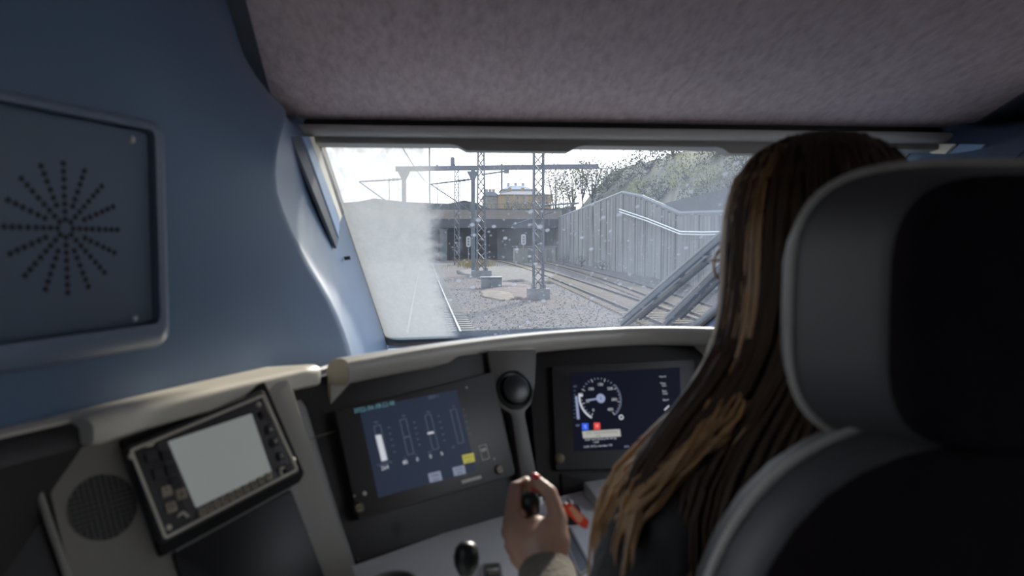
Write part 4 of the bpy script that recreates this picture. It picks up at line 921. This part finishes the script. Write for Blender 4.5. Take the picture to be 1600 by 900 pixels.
XB = track([(1050, 511), (996, 488), (880, 441), (830, 422), (780, 408)], .7525, 20, 140, 'curving railway track nearest to the two lattice masts', SLM2, 3, M_rt2)
XC = track([(1085, 488), (1020, 464), (936, 434), (870, 415)], .7525, 22, 130, 'railway track running along the foot of the retaining wall', SLM2, 2, M_rt2)
# ---- retaining wall
M_wall = mat('stained_concrete', (.085, .08, .078), .9, col2=(.36, .345, .32), vs=2.2, stretch=(1, 1, .05), bump=.4, bs=5, spec=.1)
w0, w1 = gr(1085, 446), gr(862, 405); wdv = (w0-w1); wdv.z = 0; wdv.normalize(); wnv = V((-wdv.y, wdv.x, 0))
if wnv.x > 0: wnv = -wnv
def onwall(x, y): return onp(x, y, w0, wnv)
tops = [onwall(*p) for p in ((852, 349), (905, 329), (972, 303), (1000, 309), (1062, 337), (1150, 336), (1260, 334))]
TP = sorted([((p-w1).dot(wdv), p.z) for p in tops])
rw = thing('retaining_wall', (w1+w0)/2, 'tall stained concrete retaining wall of upright panels beside the tracks', 'wall')
s0, s1 = -14, (w0-w1).length+32; pw = 2.0; t = s0; i = 0
while t < s1:
    zt_ = float(np.interp(t+pw/2, [a for a, _ in TP], [z for _, z in TP])); c = w1+wdv*(t+pw/2); d_ = .10*((i*37) % 5)/4
    b = MB(); b.box(V((c.x, c.y, zt_/2))-wnv*(.3-d_), (pw-.12, .6, zt_), (wdv, wnv, V((0, 0, 1)))); build(b, 'panel', M_wall, rw, None); t += pw; i += 1
b = MB(); c = w1+wdv*((s0+s1)/2); b.box(V((c.x, c.y, 3))-wnv*.5, (s1-s0, .5, 6), (wdv, wnv, V((0, 0, 1)))); build(b, 'backing', mat('wall_backing', (.06, .06, .06), .9, var=.2, vs=1), rw, None)
M_cop = mat('coping', (.17, .165, .165), .8, var=.15, vs=1); M_pipe2 = mat('white_handrail', (.75, .74, .70), .4, var=.05, vs=2)
b = MB(); b.tube([V((*(w1+wdv*a-wnv*.1).xy, z+.12)) for a, z in TP], .2, 6); build(b, 'coping', M_cop, rw, None)
for dy in (0, 4):
    hr = [onp(x, y+dy, w0+wnv*.5, wnv) for x, y in ((968, 327), (1010, 341), (1063, 362), (1100, 363), (1180, 361))]
    b = MB(); b.tube(hr, .055, 6); tag(build(b, 'handrail', M_pipe2), ('upper' if dy == 0 else 'lower')+' white pipe rail bending along the retaining wall', 'rail')
# ---- lattice masts
M_mast = mat('mast_steel', (.10, .105, .12), .6, .4, var=.2, vs=2); M_conc = mat('mast_concrete', (.22, .21, .21), .9, var=.2, vs=2, spec=.1)
def mast(base, h, w0_, w1_, lab, plinth=True, step=1.0):
    rt = thing('lattice_mast', base, lab, 'mast'); z0 = .55 if plinth else 0
    def cn(sx_, sy_, z): t = (z-z0)/(h-z0); w_ = w0_+(w1_-w0_)*t; return base+V((sx_*w_/2, sy_*w_/2, z))
    th = w0_*.17
    for a, c in ((-1, -1), (1, -1), (1, 1), (-1, 1)): b = MB(); b.bar(cn(a, c, z0), cn(a, c, h), th, th, (0, 1, 0)); build(b, 'leg', M_mast, rt, None)
    b = MB(); z = z0; f = 0
    while z < h-step*.9:
        z2 = z+step
        for (a, c), (d_, e_) in (((-1, -1), (1, -1)), ((1, -1), (1, 1)), ((1, 1), (-1, 1)), ((-1, 1), (-1, -1))):
            b.bar(cn(a, c, z if f else z2), cn(d_, e_, z2 if f else z), th*.62, th*.62, (.3, .7, .1))
        z = z2; f = 1-f
    o = build(b, 'lacing', M_mast, rt, None); o['kind'] = 'stuff'
    if plinth:
        b = MB(); b.box(base+V((0, 0, .26)), (w0_*2.3, w0_*2.0, .52)); build(b, 'plinth', M_conc, rt, None)
        for sx_ in (-1, 1): b = MB(); b.box(base+V((sx_*w0_*.5, 0, .62)), (w0_*.5, w0_*1.1, .22)); build(b, 'foot', M_conc, rt, None)
    return rt
m1b = gr(841, 467); m2b = gr(752, 432); m3b = gr(714, 414)
mast(m1b, 13.5, .46, .46, 'nearest lattice mast on a concrete plinth between the tracks', step=.55)
mast(m2b, 17, .75, .34, 'tapering lattice mast in dry grass left of the nearest mast', step=.8)
mast(m3b, 14.0, .75, .45, 'far slender lattice mast left of the tapering mast', False, 1.1)
b = MB(); b.lathe(m3b+V((-.55, 0, 13.2)), (0, 0, 1), [(.28, 0), (.3, .3), (.3, 1.6), (.2, 1.8), (.01, 1.8)], 12); tag(build(b, 'line_transformer', M_mast), 'small grey cylinder mounted on top of the far slender mast', 'transformer')
# ---- overhead gantry
GY = m2b.y+2
M_gan = mat('gantry_steel', (.12, .13, .15), .6, .3, var=.15, vs=2)
gp = [at(618, 264, GY), at(935, 260, GY)]; ga = thing('overhead_gantry', V((gp[0].x, GY, 0)), 'long horizontal overhead gantry beam spanning all tracks with kneed posts', 'gantry')
b = MB(); b.bar(gp[0], gp[1], .34, .42); build(b, 'beam', M_gan, ga, None)
for x in (631, 739):
    p = at(x, 264, GY); b = MB(); b.box((p.x, GY, p.z/2), (.36, .36, p.z)); build(b, 'post', M_gan, ga, None)
    b = MB(); k_ = [(p.x-.55, p.z-.2), (p.x+.55, p.z-.2), (p.x+.18, p.z-.95), (p.x-.18, p.z-.95)]; b.rings([[V((a, GY-.15, z)) for a, z in k_], [V((a, GY+.15, z)) for a, z in k_]]); build(b, 'knee', M_gan, ga, None)
def canti(p0, p1, p2, lab):
    q0, q1, q2 = [at(*p, GY) for p in (p0, p1, p2)]; c_ = thing('cantilever_arm', q1, lab, 'bracket')
    b = MB(); b.tube([q0, q1], .07, 6); build(b, 'top_tube', M_gan, c_, None); b = MB(); b.tube([q0, q2], .06, 6); build(b, 'stay', M_gan, c_, None)
    b = MB(); t_ = q0.lerp(q1, .8); b.lathe(t_, q1-q0, [(.05, -.5), (.13, -.4), (.07, -.2), (.13, 0), (.07, .2), (.13, .4), (.05, .5)], 8); build(b, 'insulator', M_gan, c_, None)
    b = MB(); t_ = q0.lerp(q1, .7); b.tube([t_, V((t_.x, t_.y, q2.z))], .035, 6); build(b, 'dropper', M_gan, c_, None)
canti((561, 284), (628, 280), (603, 314), 'overhead line arm on the left gantry post behind dirty glass')
canti((673, 288), (738, 280), (736, 330), 'overhead line arm on the middle gantry post')
canti((905, 317), (838, 322), (800, 352), 'overhead line arm reaching right from the nearest lattice mast')
p = at(671, 225, 90); b = MB(); b.tube([V((p.x, 90, 0)), V((p.x, 90, p.z+.5))], .09, 8); tag(build(b, 'thin_pole', M_mast), 'very thin tall pole at the edge of the wiped glass', 'pole')
p = at(683, 259, 150); b = MB(); b.tube([V((p.x, 150, 0)), p], .08, 8); b.ell(p, .25, .25, .25, None, 8, 6); tag(build(b, 'lamp_pole', M_mast), 'thin distant pole just right of the tall thin pole', 'pole')
# wires
def wire(a, c, lab, sag=.3, r_=.016):
    P_ = [V(a).lerp(V(c), t/12)+V((0, 0, -sag*4*(t/12)*(1-t/12))) for t in range(13)]; b = MB(); b.tube(P_, r_, 4); tag(build(b, 'overhead_wire', M_mast, None, None), lab, 'wire', 'overhead wires above the tracks')
WL = ['upper wire slanting down left from the nearest mast head', 'lower wire slanting down left from the nearest mast', 'long wire rising right from the mast arm across the hillside', 'wire falling left from the tapering mast top', 'wire above the left part of the gantry beam', 'short wire crossing the sky right of the gantry end', 'short wire leaving the nearest mast head to the right', 'steep wire rising left from the middle gantry arm', 'wire sloping up right from the long mast arm']
for (x0, y0, d0, x1, y1, d1) in ((829, 246, 37, 756, 300, 120), (826, 270, 37, 760, 312, 130), (1000, 215, 30, 838, 322, 66), (738, 235, 66, 670, 330, 130), (720, 225, 45, 630, 265, 68), (946, 248, 50, 905, 232, 30), (846, 245, 37, 868, 230, 30), (673, 288, 68, 620, 215, 20), (905, 317, 70, 1000, 268, 34)):
    wire(at(x0, y0, d0), at(x1, y1, d1), WL.pop(0))
# ---- trackside cabinets, signals, hut
M_cab = mat('cabinet_grey', (.10, .105, .115), .6, var=.1, vs=3); M_cabl = mat('cabinet_pale', (.17, .175, .18), .6, var=.1, vs=3)
def cabinet(x0, x1, yb, yt, dpt, m, lab):
    p0, p1 = gr(x0, yb), gr(x1, yb); c = (p0+p1)/2; w_ = (p1-p0).length; h_ = (yb-yt)/F*c.y
    rt = thing('trackside_cabinet', V((c.x, c.y, 0)), lab, 'cabinet'); b = MB(); b.box(c+V((0, dpt/2, h_/2)), (w_, dpt, h_)); build(b, 'housing', m, rt, None)
    b = MB(); b.box(c+V((0, dpt/2, h_+.02)), (w_+.08, dpt+.1, .05)); build(b, 'lid', M_cabl, rt, None); b = MB(); b.box(c+V((0, -.01, h_*.5)), (w_*.86, .03, h_*.8)); build(b, 'door', m, rt, None)
cabinet(752, 767, 451, 434, .8, M_cabl, 'paler left one of two low trackside cabinets'); cabinet(767.5, 784, 452, 434, .9, M_cab, 'darker right one of two low trackside cabinets')
def signal(px, yt, yb, d, lab):
    p = at(px, yb, d); t_ = at(px, yt, d); rt = thing('railway_signal', V((p.x, d, 0)), lab, 'signal'); b = MB(); b.tube([V((p.x, d, 0)), V((p.x, d, t_.z-.5))], .07, 8); build(b, 'post', M_conc, rt)
    hw = 3.6/F*d; hh = 8.5/F*d; fr_ = Fr(V((p.x, d, t_.z-hh)), V((0, -1, 0)), V((1, 0, 0))); b = MB(); b.slab(fr_, rnd(rect(-hw, hw, -hh, hh), hw*.95, 5), -.15, .1); hd_ = build(b, 'head', mat('signal_pale', (.42, .42, .40), .6, var=.08, vs=3), rt, None)
    for k in (-.5, 0, .5): b = MB(); b.slab(fr_, circ(hw*.42, 12, (0, k*hh)), .1, .16); build(b, 'lens', M_conc, hd_, None)
signal(732, 369, 408, 105, 'pale oval signal head on a post between the far masts'); signal(818, 366, 404, 95, 'pale oval signal head on a post left of the nearest mast')
hb = at(804, 404, 118); he = at(868, 404, 118); hut = thing('trackside_hut', V(((hb.x+he.x)/2, 118, 0)), 'long low beige hut in front of the retaining wall', 'hut')
hz_ = at(804, 386, 118).z; b = MB(); b.box(((hb.x+he.x)/2, 119.5, hz_/2), (he.x-hb.x, 3, hz_)); build(b, 'walls', mat('hut_beige', (.24, .22, .175), .8, var=.12, vs=1), hut, None)
b = MB(); b.box(((hb.x+he.x)/2, 119.5, hz_+.08), (he.x-hb.x+.4, 3.4, .22)); build(b, 'roof', M_cab, hut, None)
for x in (829, 845, 858): p = at(x, 395, 118); b = MB(); b.box((p.x, 117.97, hz_*.45), (.9, .06, hz_*.8)); build(b, 'door', mat('hut_door', (.12, .11, .10), .7, var=.1, vs=2), hut, None)
# ---- road bridge across the line
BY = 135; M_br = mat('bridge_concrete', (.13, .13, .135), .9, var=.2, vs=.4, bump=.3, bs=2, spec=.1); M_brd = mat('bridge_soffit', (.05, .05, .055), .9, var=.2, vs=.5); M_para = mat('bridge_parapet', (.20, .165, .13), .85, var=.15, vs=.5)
def bz(y): return at(760, y, BY).z
br = thing('road_bridge', V((0, BY, 0)), 'wide dark road bridge crossing the tracks with brownish parapet', 'bridge')
bx0, bx1 = at(470, 350, BY).x, at(878, 350, BY).x; bc, bw = (bx0+bx1)/2, bx1-bx0
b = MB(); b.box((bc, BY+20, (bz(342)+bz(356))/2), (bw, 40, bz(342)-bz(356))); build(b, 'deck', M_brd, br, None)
b = MB(); b.box((bc, BY+.3, (bz(328)+bz(342))/2), (bw, .6, bz(328)-bz(342))); build(b, 'parapet', M_para, br, None)
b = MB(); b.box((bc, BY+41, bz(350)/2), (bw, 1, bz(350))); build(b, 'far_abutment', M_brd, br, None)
for x in (600, 660, 693, 845): p = at(x, 380, BY); b = MB(); b.box((p.x, BY+2.2, bz(350)/2), (1.3, 3, bz(350))); build(b, 'pier', M_br, br, None)
b = MB(); p0, p1 = at(780, 395, BY), at(860, 395, BY); b.box(((p0.x+p1.x)/2, BY+6, bz(352)/2), (p1.x-p0.x, 1, bz(352))); build(b, 'side_abutment', M_br, br, None)
for k in range(60):
    x = bx0+bw*(k+.5)/60; b = MB(); b.box((x, BY+.3, bz(328)+.55), (.1, .1, 1.1)); build(b, 'railing_post', M_mast, br, None)
b = MB(); b.box((bc, BY+.3, bz(328)+1.1), (bw, .12, .1)); build(b, 'railing_bar', M_mast, br, None)
# dark terrace of ground behind the bridge
b = MB(); M_terr = mat('dark_hillside', (.075, .08, .075), .95, var=.35, vs=.12, bump=.4, bs=1, spec=.1)
tl_ = [(470, 318), (535, 317), (560, 315), (585, 310), (610, 313), (640, 316), (700, 318), (725, 313), (742, 316), (765, 326), (860, 326), (900, 322)]
tp_ = [at(x, y, 185) for x, y in tl_]
b.rings([[V((p.x, 182, 0)) for p in tp_], [p for p in tp_], [p+V((0, 60, 0)) for p in tp_], [V((p.x, 250, 0)) for p in tp_]], False, False, False); tag(build(b, 'hillside', M_terr, None, 30), 'dark wooded rise behind the road bridge on the left', 'hill')
# ---- houses beyond
def house(x0, x1, yt, yr, d, dpt, mw, mr, lab, wins, z0=12.1, ridge=True):
    a, c = at(x0, yt, d), at(x1, yt, d); zt_ = a.z; zr = at(x0, yr, d).z; rt = thing('house', V(((a.x+c.x)/2, d, z0)), lab, 'building'); w_ = c.x-a.x; mx_ = (a.x+c.x)/2
    b = MB(); b.box((mx_, d+dpt/2, (z0+zt_)/2), (w_, dpt, zt_-z0)); build(b, 'walls', mw, rt, None)
    b = MB(); e_ = .5; ins = min(w_, dpt)*.28
    b.add([V((a.x-e_, d-e_, zt_)), V((c.x+e_, d-e_, zt_)), V((c.x+e_, d+dpt+e_, zt_)), V((a.x-e_, d+dpt+e_, zt_)), V((a.x+ins, d+ins, zr)), V((c.x-ins, d+ins, zr)), V((c.x-ins, d+dpt-ins, zr)), V((a.x+ins, d+dpt-ins, zr))], [(0, 1, 2, 3), (0, 1, 5, 4), (1, 2, 6, 5), (2, 3, 7, 6), (3, 0, 4, 7), (4, 5, 6, 7)]); build(b, 'roof', mr, rt, None)
    for k in range(3): p = V((a.x+w_*(.25+.25*k), d+dpt*.5, zr)); b = MB(); b.box(p+V((0, 0, .5)), (.9, .9, 1.6)); build(b, 'chimney', mw, rt, None)
    for x, y in wins:
        p = at(x, y, d); b = MB(); b.box((p.x, d-.02, p.z), (4.6/F*d, .1, 6.5/F*d)); f_ = build(b, 'window', M_wfr, rt, None); b = MB(); b.box((p.x, d-.09, p.z), (3.4/F*d, .06, 5.2/F*d)); build(b, 'pane', M_wgl, f_, None)
M_wfr = mat('far_window_frame', (.30, .28, .25), .6, var=.05, vs=1); M_wgl = mat('far_window_glass', (.05, .06, .08), .2, var=.1, vs=1)
M_yel = mat('yellow_render', (.33, .24, .14), .9, var=.08, vs=.4, spec=.1); M_ywh = mat('white_render', (.36, .36, .36), .9, var=.06, vs=.4, spec=.1); M_roof = mat('slate_roof', (.09, .085, .095), .8, var=.15, vs=.6)
house(779, 862, 304, 297, 210, 16, M_yel, M_roof, 'yellow rendered house with slate roof above the bridge', [(x, y) for y in (309, 318) for x in (793, 809, 819, 842, 854)])
house(757, 779, 306, 299, 214, 16, mat('cream_render', (.34, .30, .24), .9, var=.06, vs=.4, spec=.1), M_roof, 'paler house wing left of the yellow house', [(763, 311), (771, 310)])
house(785, 832, 296, 289, 235, 14, M_ywh, mat('white_roof', (.34, .34, .35), .7, var=.1, vs=.5), 'white house showing behind the yellow house roof', [])
# crane
cb_ = at(784, 300, 320); ct_ = at(784, 256, 320); cr_ = thing('tower_crane', V((cb_.x, 320, 0)), 'distant tower crane standing above the house roofs', 'crane')
b = MB(); b.box((cb_.x, 320, ct_.z/2), (.9, .9, ct_.z)); build(b, 'tower', M_mast, cr_, None); j0, j1 = at(752, 273, 320), at(795, 267, 320); b = MB(); b.bar(j0, j1, .5, .7); build(b, 'jib', M_mast, cr_, None); b = MB(); b.box(j1+V((-1, 0, 0)), (2.2, 1.2, 2.2)); build(b, 'counterweight', M_cab, cr_, None)
# ---- wooded hill on the right
M_hill = mat('hill_scrub', (.09, .09, .065), .95, col2=(.17, .155, .10), vs=.15, bump=.5, bs=.8, spec=.1)
def wx(Y): return w1.x+(Y-w1.y)*(wdv.x/wdv.y)
def hillz(X, Y):
    q_ = X-wx(Y)
    return -.5 if q_ < 1.3 else 4.0+max(.5, .88+.004*(Y-80))*max(0, min(q_-3, 13))+.15*max(0, q_-16)
def hillhit(x, y):
    r = ray(x, y); k = 40
    while k < 175:
        p = CAM+r*k
        if p.x > wx(p.y)+1.4 and p.z < hillz(p.x, p.y): return p
        k += .5
    return CAM+r*140
b = MB(); G = []
for Y in range(28, 176, 6):
    G.append([V((wx(Y)+q_, Y, hillz(wx(Y)+q_, Y)+1.0*noise.noise(V((q_*.15, Y*.1, 0))))) for q_ in (1.2, 1.35, 3, 5, 8, 12, 16, 20, 30, 40, 52, 66, 80)])
b.rings(G, False, False, False); tag(build(b, 'hill', M_hill, None, 40), 'scrubby hillside rising behind the retaining wall', 'hill')
M_leaf = [mat('leaf_%d' % i, c, .8, col2=c2, vs=.8, spec=.1) for i, (c, c2) in enumerate((((.20, .20, .06), (.36, .34, .11)), ((.05, .065, .045), (.10, .115, .07)), ((.12, .11, .075), (.21, .19, .12))))]
M_bark = mat('bark', (.07, .055, .045), .9, var=.2, vs=4)
def tree(px, py, d, r_, k, lab, cnt=420, sh=1.0, nm='tree'):
    if d is None: c = hillhit(px, py); r_ = r_/F*c.y; zb_ = hillz(c.x, c.y)-.8; c.z += r_*.25
    else: c = at(px, py, d); zb_ = 0
    rt = thing(nm, V((c.x, c.y, max(0, zb_))), lab, 'tree' if nm == 'tree' else 'shrub', 'trees on the hillside')
    b = MB(); b.tube([V((c.x, c.y, zb_)), V((c.x+.1, c.y, (zb_+c.z)/2)), c], [r_*.08, r_*.06, r_*.03], 6)
    for i in range(7): a = random.uniform(0, 2*PI); b.tube([V((c.x, c.y, (zb_+c.z)/2)), c+V((r_*.6*math.cos(a), r_*.6*math.sin(a), r_*sh*random.uniform(-.1, .8)))], [r_*.035, r_*.01], 4)
    build(b, 'trunk', M_bark, rt, None); b = MB()
    for i in range(cnt):
        q_ = V((random.gauss(0, 1), random.gauss(0, 1), random.gauss(0, 1))).normalized()*random.random()**.35; p = c+V((q_.x*r_, q_.y*r_, q_.z*r_*sh)); s_ = r_*random.uniform(.03, .075)
        u_ = V((random.gauss(0, 1), random.gauss(0, 1), random.gauss(0, 1))).normalized(); v_ = u_.orthogonal().normalized()
        b.add([p-u_*s_, p+v_*s_*.7, p+u_*s_, p-v_*s_*.7], [(0, 1, 2, 3)])
    o = build(b, 'foliage', M_leaf[k], rt, None); o['kind'] = 'stuff'
for i, (px, py, d, r_, k, lab) in enumerate(((868, 283, None, 25, 2, 'bare-branched pale tree just right of the nearest mast'), (895, 292, None, 28, 2, 'second pale hillside tree right of the nearest mast'), (925, 285, None, 32, 2, 'third pale hillside tree right of the nearest mast'),
        (950, 297, None, 32, 1, 'dark tree standing over the peak of the retaining wall'), (982, 283, None, 34, 2, 'brownish tree high on the hillside'), (1012, 268, None, 35, 1, 'dark hillside tree left of the yellow green tree'),
        (1052, 246, None, 35, 1, 'dark bluish tree at the top of the hill'), (1072, 282, None, 36, 0, 'yellow green tree in the middle of the hillside'), (1105, 290, None, 29, 0, 'smaller yellow green tree right of the middle one'),
        (1120, 250, None, 36, 1, 'dark tree behind the smaller yellow green tree'), (1165, 262, None, 36, 1, 'dark tree beside the hair at the right'), (1030, 312, None, 32, 1, 'dark bush just above the retaining wall'), (1090, 322, None, 33, 1, 'dark bush above the handrail of the wall'), (880, 312, None, 22, 0, 'greenish tree low behind the retaining wall'), (1180, 300, None, 36, 1, 'dark tree low at the right behind the hair'), (1000, 300, None, 20, 0, 'small greenish bush midway up the hillside'), (965, 275, None, 22, 1, 'dark rounded tree near the hill crest'), (1140, 295, None, 26, 2, 'brown bush between the dark trees at the right'), (910, 275, None, 20, 0, 'small pale green tree at the left end of the hill'))):
    tree(px, py, d, r_, k, lab, 900)
for i, (px, py, d, r_) in enumerate(((800, 322, 170, 2.2), (815, 326, 165, 2.4), (835, 323, 168, 2.6))): tree(px, py, d, r_, 1, ('left', 'middle', 'right')[i]+'most small dark shrub below the yellow house', 260, .8, 'shrub')
for i, (px, py, d, r_) in enumerate(((880, 404, 105, 1.0), (908, 408, 92, 1.0), (940, 415, 80, .9))): tree(px, py, d, r_, 1, ('farthest', 'middle', 'nearest')[i]+' dark shrub at the foot of the retaining wall', 260, .8, 'shrub')
